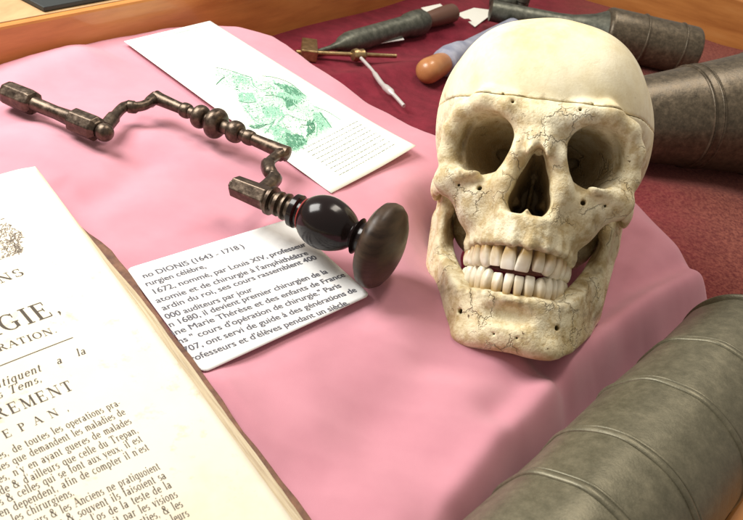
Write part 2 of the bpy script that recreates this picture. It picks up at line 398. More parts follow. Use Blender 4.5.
gx = np.arange(-500, 300, h); gy = np.arange(40, 760, h)
GX, GY = np.meshgrid(gx, gy, indexing='ij'); SD = sdist(GX, GY)
SK = 22.0
keep = (SD[:-1, :-1] + SD[1:, 1:] + SD[1:, :-1] + SD[:-1, 1:]) / 4 > -SK
g0, g1 = np.gradient(SD, h)
out = (SD < -SK + .0) & (SD > -SK - 8)
GX2 = GX + np.where(out, (-SK - SD) * g0, 0); GY2 = GY + np.where(out, (-SK - SD) * g1, 0)
CZ = cloth_h(GX2, GY2, sdist(GX2, GY2))
idx = -np.ones(GX.shape, int); used = np.zeros(GX.shape, bool)
for di in (0, 1):
    for dj in (0, 1): used[di:GX.shape[0] - 1 + di, dj:GX.shape[1] - 1 + dj] |= keep
idx[used] = np.arange(used.sum())
vs = np.stack([GX2[used], GY2[used], CZ[used]], 1)
ii, jj = np.nonzero(keep)
fs = [(int(idx[a, b]), int(idx[a + 1, b]), int(idx[a + 1, b + 1]), int(idx[a, b + 1])) for a, b in zip(ii, jj)]
cl = linkmesh('pink_cloth', vs, fs, M['pink'], smooth=True)
tag(cl, 'pink cotton cloth spread over a raised board under the skull, papers and book', 'cloth')
md = cl.modifiers.new('thickness', 'SOLIDIFY'); md.thickness = .0009; md.offset = -1
md = cl.modifiers.new('sub', 'SUBSURF'); md.levels = 1; md.render_levels = 1

# ================================================================== TEXT AND PAPER
def textmesh(body, shear=0.0, bold=0.0):
    cu = bpy.data.curves.new('t', 'FONT'); cu.body = body; cu.size = 1.0; cu.shear = shear; cu.offset = bold; cu.resolution_u = 3
    ob = bpy.data.objects.new('t', cu); COL.objects.link(ob)
    bpy.context.view_layer.update()
    me = bpy.data.meshes.new_from_object(ob.evaluated_get(bpy.context.evaluated_depsgraph_get()))
    v = np.array([p.co[:2] for p in me.vertices]); f = [tuple(p.vertices) for p in me.polygons]
    bpy.data.objects.remove(ob); bpy.data.curves.remove(cu); bpy.data.meshes.remove(me)
    return v, f
# a small cut of roman capitals for the title page: thick stems, hairlines and serifs
def glyph(ch):
    T, t = .15, .05; q = []
    def bar(x0, y0, x1, y1, w, horiz=False):
        if horiz: q.append([(x0, y0 - w / 2), (x1, y0 - w / 2), (x1, y1 + w / 2), (x0, y1 + w / 2)])
        else: q.append([(x0 - w / 2, y0), (x0 + w / 2, y0), (x1 + w / 2, y1), (x1 - w / 2, y1)])
    def serif(x, y, w=.17):
        q.append([(x - w, y - .02), (x + w, y - .02), (x + w, y + .025), (x - w, y + .025)])
    def arc(cx, cy, rx, ry, a0, a1, wt=T, wn=t, n=16):
        for i in range(n):
            A = math.radians(a0 + (a1 - a0) * i / n); B = math.radians(a0 + (a1 - a0) * (i + 1) / n)
            def pt(a, s):
                w = (wn + (wt - wn) * abs(math.cos(a)) ** 1.5) / 2 * s
                return (cx + (rx + w) * math.cos(a), cy + (ry + w * .8) * math.sin(a))
            q.append([pt(A, -1), pt(A, 1), pt(B, 1), pt(B, -1)])
    w = .7
    if ch == 'I': bar(.2, 0, .2, 1, T); serif(.2, 0); serif(.2, .98); w = .4
    elif ch == 'N': bar(.15, 0, .15, 1, t); bar(.15, 1, .72, 0, T * 1.1); bar(.72, 0, .72, 1, t); serif(.15, 0, .13); serif(.12, .98, .12); serif(.72, .98, .13); w = .9
    elif ch == 'M': bar(.15, 0, .15, 1, t); bar(.15, 1, .5, 0, T); bar(.85, 1, .5, 0, t); bar(.85, 0, .85, 1, T); serif(.15, 0, .12); serif(.85, 0, .15); serif(.12, .98, .1); serif(.88, .98, .1); w = 1.02
    elif ch in 'EF': bar(.18, 0, .18, 1, T); bar(.1, .98, .62, .98, t, True); bar(.18, .52, .5, .52, t, True); bar(.62, .78, .62, 1, t); bar(.5, .4, .5, .63, t); bar(.05, .0, .65, .0, t, True); bar(.65, 0, .65, .24, t); serif(.12, .98, .1); w = .76
    elif ch == 'T': bar(.36, 0, .36, 1, T); bar(.04, .98, .68, .98, t, True); bar(.05, .76, .05, 1, t); bar(.67, .76, .67, 1, t); serif(.36, 0); w = .74
    elif ch == 'H': bar(.18, 0, .18, 1, T); bar(.7, 0, .7, 1, T); bar(.18, .5, .7, .5, t, True); [serif(x, y) for x in (.18, .7) for y in (0, .98)]; w = .9
    elif ch == 'A': bar(.08, 0, .4, 1, t); bar(.72, 0, .4, 1, T); bar(.18, .35, .6, .35, t, True); serif(.08, 0, .12); serif(.72, 0, .15); w = .82
    elif ch in 'PR':
        bar(.18, 0, .18, 1, T); serif(.18, 0); serif(.12, .98, .1); arc(.33, .75, .22, .22, -90, 90); bar(.18, .98, .34, .98, t, True); bar(.18, .53, .34, .53, t, True); w = .7
        if ch == 'R': bar(.36, .53, .68, 0, T); serif(.72, 0, .09); w = .82
    elif ch == 'D': bar(.18, 0, .18, 1, T); arc(.3, .5, .38, .47, -90, 90); bar(.05, .98, .32, .98, t, True); bar(.05, .02, .32, .02, t, True); w = .82
    elif ch == 'O': arc(.42, .5, .34, .48, 0, 360, n=28); w = .86
    elif ch == 'C': arc(.42, .5, .34, .48, 50, 310, n=24); bar(.66, .7, .66, .97, t); w = .8
    elif ch == 'G': arc(.42, .5, .34, .48, 50, 305, n=24); bar(.66, .7, .66, .97, t); bar(.66, .08, .66, .42, T); serif(.64, .42, .15); w = .88
    elif ch == 'U': bar(.16, .35, .16, 1, T); bar(.66, .35, .66, 1, t); arc(.41, .33, .25, .31, 180, 360); serif(.16, .98, .15); serif(.66, .98, .12); w = .84
    elif ch == 'S': arc(.31, .74, .2, .23, 40, 250, T * .8); arc(.31, .26, .22, .24, -140, 75, T * .9); bar(.5, .72, .5, .98, t); bar(.08, .02, .08, .28, t); w = .62
    elif ch == 'L': bar(.18, 0, .18, 1, T); serif(.18, .98); bar(.05, .0, .62, .0, t, True); bar(.62, 0, .62, .24, t); w = .7
    elif ch.islower() or ch in "&'-":
        T, t = .135, .06; X = .62
        def sf(x, y, k=.10): q.append([(x - k, y), (x + k, y), (x + k, y + .045), (x - k, y + .045)])
        def ar(cx, cy, rx, ry, a0, a1, n=12): arc(cx, cy, rx, ry, a0, a1, T, t, n)
        w = .52
        if ch == 'a': ar(.2, .17, .14, .17, 0, 360); bar(.37, 0, .37, .45, T); ar(.23, .43, .14, .17, 0, 150); sf(.42, 0, .06)
        elif ch == 'b': bar(.13, 0, .13, 1, T); ar(.28, .31, .19, .30, -130, 130); sf(.09, .96, .06)
        elif ch == 'c': ar(.25, .31, .19, .30, 45, 315); w = .47
        elif ch == 'd': bar(.42, 0, .42, 1, T); ar(.26, .31, .19, .30, 45, 315); sf(.38, .96, .07); sf(.46, 0, .06); w = .56
        elif ch == 'e': ar(.26, .31, .19, .30, 0, 320); bar(.08, .34, .44, .34, t, True); w = .49
        elif ch == 'f': bar(.17, 0, .17, .82, T); ar(.29, .8, .12, .17, 60, 180); sf(.17, .58, .15); sf(.17, 0); w = .36
        elif ch == 'g': ar(.24, .38, .16, .23, 0, 360); ar(.25, -.12, .19, .14, 0, 360, 14); bar(.36, .56, .5, .58, t, True)
        elif ch == 'h': bar(.13, 0, .13, 1, T); ar(.29, .42, .15, .19, 0, 180); bar(.44, 0, .44, .42, T); sf(.13, 0); sf(.44, 0); sf(.09, .96, .06); w = .58
        elif ch == 'i': bar(.14, 0, .14, X, T); sf(.14, 0); sf(.1, X - .04, .07); bar(.14, .8, .14, .92, T); w = .29
        elif ch == 'j': bar(.14, -.2, .14, X, T); bar(.14, .8, .14, .92, T); w = .27
        elif ch == 'k': bar(.13, 0, .13, 1, T); bar(.16, .28, .42, X, t); bar(.46, 0, .22, .34, T); sf(.13, 0); sf(.44, 0); w = .56
        elif ch == 'l': bar(.14, 0, .14, 1, T); sf(.14, 0); sf(.1, .96, .06); w = .28
        elif ch == 'm': bar(.13, 0, .13, X, T); ar(.27, .42, .13, .19, 0, 180); bar(.41, 0, .41, .42, T); ar(.55, .42, .13, .19, 0, 180); bar(.69, 0, .69, .42, T); [sf(x, 0, .09) for x in (.13, .41, .69)]; w = .83
        elif ch == 'n': bar(.13, 0, .13, X, T); ar(.29, .42, .15, .19, 0, 180); bar(.44, 0, .44, .42, T); sf(.13, 0); sf(.44, 0); sf(.09, X - .04, .06); w = .58
        elif ch == 'o': ar(.26, .31, .19, .30, 0, 360, 18); w = .52
        elif ch == 'p': bar(.13, -.3, .13, X, T); ar(.28, .31, .19, .30, -130, 130); sf(.13, -.3); w = .54
        elif ch == 'q': bar(.42, -.3, .42, X, T); ar(.26, .31, .19, .30, 45, 315); sf(.42, -.3); w = .54
        elif ch == 'r': bar(.13, 0, .13, X, T); ar(.28, .42, .14, .18, 50, 170); sf(.13, 0); sf(.09, X - .04, .06); w = .42
        elif ch == 's': ar(.2, .45, .12, .15, 40, 250); ar(.2, .17, .14, .16, -140, 75); w = .4
        elif ch == 't': bar(.15, .05, .15, .82, T); sf(.17, .58, .13); ar(.25, .12, .1, .12, 180, 300); w = .34
        elif ch == 'u': bar(.12, .2, .12, X, T); ar(.27, .2, .15, .19, 180, 360); bar(.42, 0, .42, X, T); sf(.08, X - .04, .06); sf(.38, X - .04, .06); sf(.46, 0, .06); w = .57
        elif ch in 'vy': bar(.26, 0, .08, X, T); bar(.24, 0, .44, X, t); sf(.08, X - .04); sf(.44, X - .04, .08); w = .5; (ch == 'y') and bar(.12, -.28, .25, 0, t)
        elif ch == 'x': bar(.42, 0, .1, X, T); bar(.08, 0, .42, X, t); sf(.1, 0, .08); sf(.42, 0, .08); w = .5
        elif ch == 'z': bar(.06, X - .03, .42, X - .03, t, True); bar(.08, .02, .38, X - .05, T); bar(.06, .03, .42, .03, t, True); w = .46
        elif ch == '&': ar(.28, .74, .17, .2, 0, 360); ar(.28, .26, .24, .26, 60, 360); bar(.62, 0, .2, .72, T); bar(.5, .1, .66, .5, t); w = .78
        elif ch == "'": bar(.08, .75, .1, .98, .07); w = .2
        elif ch == '-': bar(.03, .27, .25, .27, .05, True); w = .3
    elif ch == ',': q.append([(.08, .1), (.18, .12), (.2, .0), (.08, -.18), (.1, 0)]); w = .3
    elif ch == '.': q.append([(.06, 0), (.18, 0), (.18, .12), (.06, .12)]); w = .26
    elif ch == ' ': w = .4
    return q, w
def romanmesh(body, track=.08, shear=0.0):
    v = []; f = []; x = 0
    for ch in body:
        q, w = glyph(ch)
        for p in q:
            n = len(v); v += [(a + x + shear * b, b) for a, b in p]; f.append(tuple(range(n, n + len(p))))
        x += w + track
    return np.array(v, float), f
def put_text(mb, vf, p0, p1, capmm, zf, dz=.14, fit=True):
    """lay glyph outlines between two photo pixels of a baseline, on the sheet zf(x, y)"""
    v, f = vf
    z0 = zf(*A2(*p0, 12)) if callable(zf) else zf
    a = at(*p0, z0)[:2]; b = at(*p1, z0)[:2]
    d = b - a; ln = np.linalg.norm(d); d /= ln; up = np.array([-d[1], d[0]])
    sx = ln / v[:, 0].max(); sy = capmm
    out_ = []
    for x, y in v:
        p = a + d * x * sx + up * y * sy
        out_.append((p[0], p[1], (zf(p[0], p[1]) if callable(zf) else zf) + dz))
    mb.add(out_, [tuple(reversed(t)) if False else t for t in f])
def sheet(name, quad, zf, material, parent=None, n=24, thick=.35, radius=0.0):
    """paper: bilinear grid of the quad (TL, TR, BR, BL)"""
    q = [np.array(p, float) for p in quad]; vs = []; fs = []
    for j in range(n + 1):
        for i in range(n + 1):
            u, v = i / n, j / n
            if radius:
                # ease the outline towards rounded corners
                for (cu_, cv_) in ((0, 0), (1, 0), (1, 1), (0, 1)):
                    du, dv = abs(u - cu_), abs(v - cv_)
                    if du < radius and dv < radius:
                        rr = math.hypot(radius - du, radius - dv)
                        if rr > radius:
                            k = radius / rr; du = radius - (radius - du) * k; dv = radius - (radius - dv) * k
                            u = abs(cu_ - du); v = abs(cv_ - dv)
            p = (q[0] * (1 - u) + q[1] * u) * (1 - v) + (q[3] * (1 - u) + q[2] * u) * v
            vs.append((p[0], p[1], zf(p[0], p[1])))
    for j in range(n):
        for i in range(n):
            a = j * (n + 1) + i; fs.append((a, a + n + 1, a + n + 2, a + 1))
    o = linkmesh(name, vs, fs, material, parent, smooth=True)
    md = o.modifiers.new('thickness', 'SOLIDIFY'); md.thickness = thick * S; md.offset = -1
    return o
# ---- typed museum card
cardr = empty('caption_card', 'white card with typed French text tucked under the open book beside the black knob', 'card')
cq = [A2(126, 270), A2(287, 220.5), A2(370, 296), A2(203, 374)]
zc = lambda x, y: .8
sheet('card_sheet', cq, zc, M['paper'], cardr, n=40, thick=.5, radius=.035)
tb = MB()
CL = [("no DIONIS (1643 - 1718 )", (40, 174), (340, 83)), ("rurgien c\u00e9l\u00e8bre,", (48, 198), (226, 143)),
      ("1672, nomm\u00e9, par Louis XIV, professeur", (68, 222), (525, 77)), ("atomie et de chirurgie \u00e0 l'amphith\u00e9\u00e2tre", (80, 248), (530, 103)),
      ("ardin du roi, ses cours rassemblent 400", (98, 270), (556, 116)), ("000 auditeurs par jour", (108, 296), (366, 212)),
      ("n 1680, il devient premier chirurgien de la", (118, 320), (588, 158)), ("ine Marie Th\u00e9r\u00e8se et des enfants de France", (128, 345), (640, 168)),
      ("ns \" cours d'op\u00e9ration de chirurgie.\" Paris", (145, 370), (628, 200)), ("707, ont servi de guide \u00e0 des g\u00e9n\u00e9rations de", (162, 396), (674, 213)),
      ("rofesseurs et d'\u00e9l\u00e8ves pendant un si\u00e8cle.", (182, 423), (652, 251))]
for body, a, b in CL:
    tm_ = textmesh(body)
    for k_ in range(3): put_text(tb, tm_, (130 + a[0] / 2.972 + .3 * k_, 220 + a[1] / 2.975 - .07 * k_), (130 + b[0] / 2.972 + .3 * k_, 220 + b[1] / 2.975 - .07 * k_), 5.5, .8, dz=.14 + .01 * k_)
tb.build('printed_text', M['ink'], cardr, recalc=False)
# ---- green engraved print
prn = empty('engraved_print', 'long pale sheet with a green engraving of a seated figure, lying under the iron brace', 'print')
pq = [A2(124, 42), A2(210, 21.5), A2(415, 150), A2(331, 194)]
pc = pq[2]
def zp(x, y):
    d = math.hypot(x - pc[0], y - pc[1]); return .8 + 3.0 * max(0, 1 - d / 70) ** 2
sheet('print_sheet', pq, zp, M['print'], prn, n=40, thick=.25)
def zpix(cx, cy): return (200 + cx / 4.64, 50 + cy / 4.64)
def inpoly(x, y, P):
    r = False; n = len(P)
    for i in range(n):
        a, b = P[i], P[(i + 1) % n]
        if (a[1] > y) != (b[1] > y) and x < (b[0] - a[0]) * (y - a[1]) / (b[1] - a[1]) + a[0]: r = not r
    return r
def stroke_px(mb, pts, w, dz=.18):
    """thin printed line through photo pixels (zoomed crop coordinates), on the print"""
    P = [at(*zpix(*p), .9)[:2] for p in pts]
    for a, b in zip(P[:-1], P[1:]):
        d = b - a; l = np.linalg.norm(d)
        if l < 1e-6: continue
        nrm = np.array([-d[1], d[0]]) / l * w / 2; e = d / l * w * .3
        q = [a - nrm - e, b - nrm + e, b + nrm + e, a + nrm - e]
        mb.add([(p[0], p[1], zp(*p) + dz) for p in q], [(0, 1, 2, 3)])
AREAS = [([(75, 85), (240, 120), (420, 155), (500, 215), (545, 262), (625, 350), (560, 390), (500, 440), (430, 468), (340, 430), (290, 380), (230, 350), (180, 245), (100, 160)], 3, 30, 620, 15),
    ([(95, 95), (240, 125), (420, 165), (500, 225), (545, 272), (600, 350), (500, 430), (430, 460), (340, 410), (230, 345), (190, 245), (110, 150)], 2, 60, 260, 13),
    ([(120, 105), (240, 130), (420, 170), (490, 225), (535, 272), (580, 350), (500, 420), (340, 400), (240, 330), (200, 245)], 1, -10, 90, 9),  # polygon, tone (3 pale 2 mid 1 dark), hatch angle, count, length
    ([(75, 85), (180, 110), (240, 130), (230, 165), (120, 165), (75, 150)], 3, 20, 160, 22), ([(150, 115), (235, 125), (225, 155), (150, 150)], 2, 10, 60, 16),
    ([(240, 120), (330, 122), (430, 165), (490, 215), (440, 245), (330, 215), (260, 200)], 3, 25, 170, 26),
    ([(335, 150), (430, 165), (490, 212), (455, 245), (410, 262), (385, 225), (340, 210), (400, 190)], 2, 30, 230, 20),
    ([(340, 150), (430, 172), (480, 208), (430, 210), (380, 185)], 1, 35, 130, 16), ([(380, 215), (450, 240), (405, 270)], 1, 70, 90, 14),
    ([(175, 200), (250, 195), (300, 220), (400, 235), (430, 275), (380, 310), (300, 320), (240, 290), (180, 245)], 3, 45, 320, 24),
    ([(180, 205), (240, 198), (260, 235), (190, 240)], 2, 60, 90, 18), ([(280, 260), (360, 265), (390, 300), (300, 315)], 2, 80, 120, 18),
    ([(225, 345), (300, 320), (350, 310), (330, 385), (290, 375), (240, 362)], 3, -20, 140, 26), ([(230, 350), (300, 345), (250, 365)], 1, -10, 26, 14),
    ([(330, 360), (370, 340), (430, 385), (500, 420), (480, 455), (430, 468), (350, 425)], 2, 15, 260, 20), ([(400, 385), (470, 395), (495, 425), (440, 462), (405, 440)], 1, 40, 200, 16),
    ([(440, 265), (545, 262), (612, 355), (565, 385), (520, 405), (500, 430), (530, 335), (470, 290)], 3, 55, 300, 24), ([(520, 300), (560, 290), (605, 350), (560, 375)], 2, 50, 130, 22),
    ([(500, 330), (530, 325), (530, 380), (495, 400), (500, 370)], 1, 80, 90, 12), ([(330, 210), (470, 230), (500, 265), (430, 290)], 3, 15, 150, 24)]
eng = {1: MB(), 2: MB(), 3: MB()}
for P, tone, ang, cnt, ln in AREAS:
    xs = [p[0] for p in P]; ys = [p[1] for p in P]; k = 0; g = 0
    while k < cnt and g < 9000:
        g += 1; x = random.uniform(min(xs), max(xs)); y = random.uniform(min(ys), max(ys))
        if not inpoly(x, y, P): continue
        a = math.radians(ang + random.gauss(0, 45 if cnt in (620, 260, 90) else 13)); l = ln * random.uniform(.4, 1.2)
        stroke_px(eng[tone], [(x - l / 2 * math.cos(a), y - l / 2 * math.sin(a)), (x, y + random.uniform(-1.5, 1.5)), (x + l / 2 * math.cos(a), y + l / 2 * math.sin(a))], random.uniform(.35, .8), .12 + .03 * (3 - tone) + random.random() * .02)
        k += 1
CURV = [(1, [(70, 80), (130, 92), (190, 112), (240, 128)]), (1, [(290, 120), (350, 128), (420, 155), (490, 214)]), (2, [(240, 130), (250, 165), (290, 185), (330, 170)]), (1, [(180, 235), (220, 245), (260, 240)]),
        (1, [(300, 210), (350, 212), (420, 240), (450, 265)]), (2, [(200, 260), (260, 330), (320, 345), (350, 320)]), (1, [(230, 355), (270, 362), (310, 345)]), (2, [(360, 340), (400, 300), (460, 320), (520, 335)]),
        (1, [(470, 345), (500, 350), (525, 340), (530, 370), (495, 398)]), (1, [(555, 290), (585, 325), (610, 360)]), (2, [(530, 262), (590, 285), (650, 322)]), (2, [(540, 300), (545, 350), (540, 400)]), (2, [(300, 385), (325, 360), (345, 330)]), (1, [(75, 160), (100, 135), (115, 125)])]
for tone, pts in CURV:
    c = crom([(p[0], p[1], 0) for p in pts], 6); stroke_px(eng[tone], [(p[0], p[1]) for p in c], .9, .2)
random.seed(9)
WASH = MB()
for P, tone, ang, cnt, ln in AREAS:
    xs = [p[0] for p in P]; ys = [p[1] for p in P]; k = 0; g = 0
    while k < cnt // 3 and g < 4000:
        g += 1; x = random.uniform(min(xs), max(xs)); y = random.uniform(min(ys), max(ys))
        if not inpoly(x, y, P): continue
        k += 1; n = 7; R0 = random.uniform(4, 13) if tone > 1 else random.uniform(3, 8); aa = random.random() * 6; el_ = random.uniform(.4, 1)
        rot = math.radians(ang + random.gauss(0, 20)); zz = .05 + .06 * random.random() + .01 * (3 - tone)
        pts_ = []
        for i in range(n):
            an = aa + i * 2 * math.pi / n; rr = R0 * random.uniform(.6, 1.25); dx = rr * math.cos(an) * 1.3; dy = rr * math.sin(an) * el_
            q = at(*zpix(x + dx * math.cos(rot) - dy * math.sin(rot), y + dx * math.sin(rot) + dy * math.cos(rot)), .9)[:2]
            pts_.append((q[0], q[1], zp(*q) + zz))
        t_ = min(4, tone + random.choice([0, 1, 1])) if tone < 3 else random.choice([3, 4, 4])
        (eng[t_] if t_ in eng else WASH).add(pts_, [tuple(range(n))])
eng[4] = WASH
M['green4'] = mat('green_wash', (.62, .80, .67), .8, spec=.1)
engp = []
for tone, mn in ((4, 'green4'), (3, 'green3'), (2, 'green2'), (1, 'green1')):
    engp.append((eng[tone], mn))
vs = []; fs = []; mi = []
for k, (e_, mn) in enumerate(engp):
    n = len(vs); vs += e_.v; fs += [tuple(i + n for i in f) for f in e_.f]; mi += [k] * len(e_.f)
linkmesh('engraving', vs, fs, None, prn, mats=[M[mn] for _, mn in engp], midx=mi)
cap = MB()
for k in range(9):                     # caption under the picture: too small to read, broken into word-long dashes
    t = k / 8; a = np.array([331 - (331 - 306) * (1 - t) - 4 + 14, 0]); 
    x0, y0 = 303 + 36 * t, 149 + 26 * t; x1, y1 = 358 + 36 * t, 121 + 25 * t
    p = 0.0
    while p < 1:
        w = random.uniform(.015, .06); e_ = min(p + w, 1.0)
        pa = at(x0 + (x1 - x0) * p, y0 + (y1 - y0) * p, .9)[:2]; pb = at(x0 + (x1 - x0) * e_, y0 + (y1 - y0) * e_, .9)[:2]
        d = pb - pa; nn = np.array([-d[1], d[0]]) / np.linalg.norm(d) * random.uniform(.28, .42)
        cap.add([(q[0], q[1], zp(*q) + .15) for q in (pa - nn, pb - nn, pb + nn, pa + nn)], [(0, 1, 2, 3)])
        p = e_ + .012
M['capink'] = mat('caption_ink', (.24, .28, .24), .9)
cap.build('printed_caption', M['capink'], prn, recalc=False)
hd = MB()
for k in range(60):                    # pale green header band along the top edge
    u = random.uniform(.06, .9); v_ = random.uniform(.012, .05); l = random.uniform(.04, .12)
    Q = [np.array(p) for p in pq]
    def bl(u, v): return (Q[0] * (1 - u) + Q[1] * u) * (1 - v) + (Q[3] * (1 - u) + Q[2] * u) * v
    a, b, c_, d_ = bl(u, v_), bl(min(u + l, .95), v_), bl(min(u + l, .95), v_ + .004), bl(u, v_ + .004)
    z_ = .92 + random.random() * .05
    hd.add([(q[0], q[1], z_) for q in (a, b, c_, d_)], [(3, 2, 1, 0)])
hd.build('printed_header', M['green3'], prn, recalc=False)

# ================================================================== BOOK
PZ = 15.0
bTR = A2(35, 165, PZ); bBR = A2(291, 522, PZ); ev = (bBR - bTR) / np.linalg.norm(bBR - bTR); eu = np.array([ev[1], -ev[0]])
if eu[0] > 0: eu = -eu
BH = 285.0; BW = 160.0
pTL = A2(0, 178, PZ); eu2 = (pTL - bTR) / np.linalg.norm(pTL - bTR)
eu = eu2 * .75 + eu * .25; eu /= np.linalg.norm(eu)
BR = bTR + ev * BH
def bz(x, y):
    p = np.array([x, y]) - bTR; a = p @ eu; b = p @ ev
    return PZ + 1.6 * math.sin(max(0, min(a, 160)) / 160 * math.pi) - 1.2 * math.exp(-(a / 7) ** 2) + .5 * math.sin(b * .03 + 1) * math.exp(-a / 60)
book = empty('open_book', 'open antique book with yellowed title page and thin brown leather cover', 'book')
sheet('title_page', [bTR + eu * BW, bTR, BR, BR + eu * BW], bz, M['oldpaper'], book, n=50, thick=.2)
# page block below the title page: edges fan outwards towards the cover
def side(z, off, jit=0):
    a = bTR + eu * BW; 
    return [a, bTR - eu * off * .6 - ev * off * .25, BR - eu * off, BR + eu * BW]
blk = MB(); LV = 15
rings = []
for k in range(LV + 1):
    t = k / LV; z = PZ - 1.6 - t * (PZ - 1.6 - 3.4); off = .8 + 7.5 * t ** .8 + (.5 if k % 3 == 0 else 0) + random.uniform(-.3, .3)
    ring = []
    a = bTR + eu * BW
    n = 30
    tr = bTR - eu * off * .55 - ev * .4
    for i in range(n + 1):
        s_ = i / n; base_ = bTR + ev * BH * s_; amp = off * (.35 + .9 * min(1, s_ * 2.2)) + .35 * math.sin(s_ * 31 + k * 1.7)
        ring.append((*(base_ - eu * amp), z - .0 * s_))
    ring.append((*(BR + eu * BW), z)); ring.append((*a, z)); rings.append(ring)
v = [p for r in rings for p in r]; nr_ = len(rings[0]); f = []
for k in range(LV):
    for i in range(nr_):
        j = (i + 1) % nr_; f.append((k * nr_ + i, k * nr_ + j, (k + 1) * nr_ + j, (k + 1) * nr_ + i))
f.append(tuple(range(nr_)))
blk.add(v, f); blk.build('page_block', M['leaves'], book)
cov = MB()
oc = []
for i in range(31):
    s_ = -.0 + i / 30 * 1.03; b_ = bTR + ev * (BH * s_)
    amp = .6 + 12.5 * min(1, max(0, (s_ - .07)) * 5) + .5 * math.sin(s_ * 23) + .35 * math.sin(s_ * 57)
    oc.append(b_ - eu * amp)
cov.prism([bTR + eu * (BW + 5)] + oc + [BR + eu * (BW + 5) + ev * 8], 1.0, 3.6)
cov.build('cover', M['leather'], book, bevel=.5)
tx = MB(); tf = MB()
put_text(tx, romanmesh('OPERATIONS', .12), (-118, 327), (25, 275), 5.6, bz)
put_text(tx, romanmesh('CHIRURGIE,', .10), (-128, 383), (61, 313.5), 10.5, bz)
put_text(tx, romanmesh('DEMONSTRATION.', .1), (-78, 378), (57, 333), 3.9, bz)
put_text(tx, romanmesh('PREMIEREMENT', .16), (-84, 453), (74, 391), 5.6, bz)
put_text(tx, romanmesh('DU TREPAN,', .75), (-78, 476), (69, 412.5), 3.9, bz)
put_text(tx, romanmesh("qui se pratiquent   a   la", .1, .3), (-60, 412), (87, 354), 4.4, bz)
put_text(tx, romanmesh("dans tous Tems,", .1, .3), (-55, 421), (42, 382.5), 4.2, bz)
BL = [("des premieres, de toutes les operations pra-", (350, 192)), ("tiquees & celles que demandent les maladies de", (365, 219)), ("la teste seules, n'y en ayant gueres de malades", (382, 246)),
      ("plus grande & d'ailleurs que celle du Trepan,", (400, 273)), ("comme toutes & celles qui se font aux yeux, il est", (413, 299)), ("qu'elles en dependent, afin de compter il n'est", (432, 323)),
      ("sans les chirurgiens.", (215, 452)), ("Les Auteurs & les Anciens ne pratiquoient", (464, 378)), ("pas toujours & souvent ils faisoient sa", (481, 404)),
      ("ouverture jusqu'a l'os de la teste de la", (497, 431)), ("maniere qu'on le voit par les visions", (515, 458)), ("suivant leurs diverses parties, & les", (530, 486)),
      ("moyens de les bien reconnoistre par leurs", (548, 514)), ("signes, & de les guerir sans danger, ce", (566, 542))]
for i, (body, (ex, ey)) in enumerate(BL):
    X1, Y1 = ex / 2.89, 340 + ey / 2.89
    X0 = X1 - 3.95 * len(body)
    sl = .445
    put_text(tx, romanmesh(body, .06), (X0, Y1 + sl * (X1 - X0)), (X1, Y1), 3.7, bz)
# rule under the title and the corner of the woodcut ornament
def line_page(mb, p0, p1, w):
    a = A2(*p0, PZ); b = A2(*p1, PZ); d = b - a; nn = np.array([-d[1], d[0]]) / np.linalg.norm(d) * w / 2
    n = 12; vs = []; fs = []
    for i in range(n + 1):
        c = a + d * i / n
        for s_ in (-1, 1): q = c + nn * s_; vs.append((q[0], q[1], bz(*q) + .12))
    for i in range(n): fs.append((2 * i, 2 * i + 2, 2 * i + 3, 2 * i + 1))
    mb.add(vs, fs)
line_page(tx, (-100, 408), (73, 340), .45)
tx.build('printed_text', M['oldink'], book, recalc=False)
for k in range(420):
    cx = random.uniform(-40, 22); lim = 214 + max(0, (cx + 5)) * .9
    yy0 = lim - .35 * (cx - 0) * .3; cy = random.uniform(yy0, 262 - .37 * cx)
    a = random.choice([.3, 1.2, -.6, -.36, 1.9]) + random.gauss(0, .3); l = random.uniform(2, 6)
    line_page(tf, (cx - l / 2 * math.cos(a), cy - l / 2 * math.sin(a)), (cx + l / 2 * math.cos(a), cy + l / 2 * math.sin(a)), random.uniform(.25, .6))
tf.build('woodcut_ornament', M['fadedink'], book, recalc=False)

# ================================================================== TREPAN BRACE
brace = empty('trepan_brace', 'brown iron trepanning brace with crank, turned bead grip and black ebony knob handle', 'surgical brace')
def P3(x, y, z): return at(x, y, z)
DR = 24.5
dc = P3(382, 246, DR + 1.0)                          # disc centre
tip = P3(6, 92, 9.5)
ax = dc - tip; AL = np.linalg.norm(ax); ax /= AL
def axp(t): return tip + ax * t
def axt(px_, py_):
    """distance along the axis nearest to the pixel"""
    best = min(np.linspace(0, AL, 600), key=lambda t: (lambda q: (q[0] - px_) ** 2 + (q[1] - py_) ** 2)(proj(axp(t)))); return best
def proj(q):
    c = W.T @ (np.array(q) - np.array([0, 0, CAMH])); return 371.5 + FPX * c[0] / c[2], 260 + FPX * c[1] / c[2]
# driving end: octagonal socket, rod, larger faceted socket with a ball
tS = axt(35, 104); tB0 = axt(72, 120); tB1 = axt(98, 130); tE = axt(110, 133)
s1 = MB(); s1.lathe(tip, dc, [(0, 5.4), (1.2, 7.6), (4, 8.2), (tS - 4, 8.4), (tS - 1, 7.6), (tS, 5.5)], 8, .3); s1.build('socket', M['iron'], brace, bevel=.5)
s1 = MB(); s1.lathe(axp(tS - 1), dc, [(0, 5.4), (3, 4.6), ((tB0 - tS) * .6, 4.4), (tB0 - tS + 1, 5.2)], 12); s1.build('rod', M['iron'], brace, smooth=True)
s1 = MB(); s1.lathe(axp(tB0), dc, [(0, 5.5), (1.5, 8.0), (tB1 - tB0 - 2, 8.2), (tB1 - tB0, 6.2), (tB1 - tB0 + 1, 5.6)], 8, .3); s1.build('chuck', M['iron'], brace, bevel=.5)
r_ = 5.9; s1 = MB(); c0 = tB1 - 1
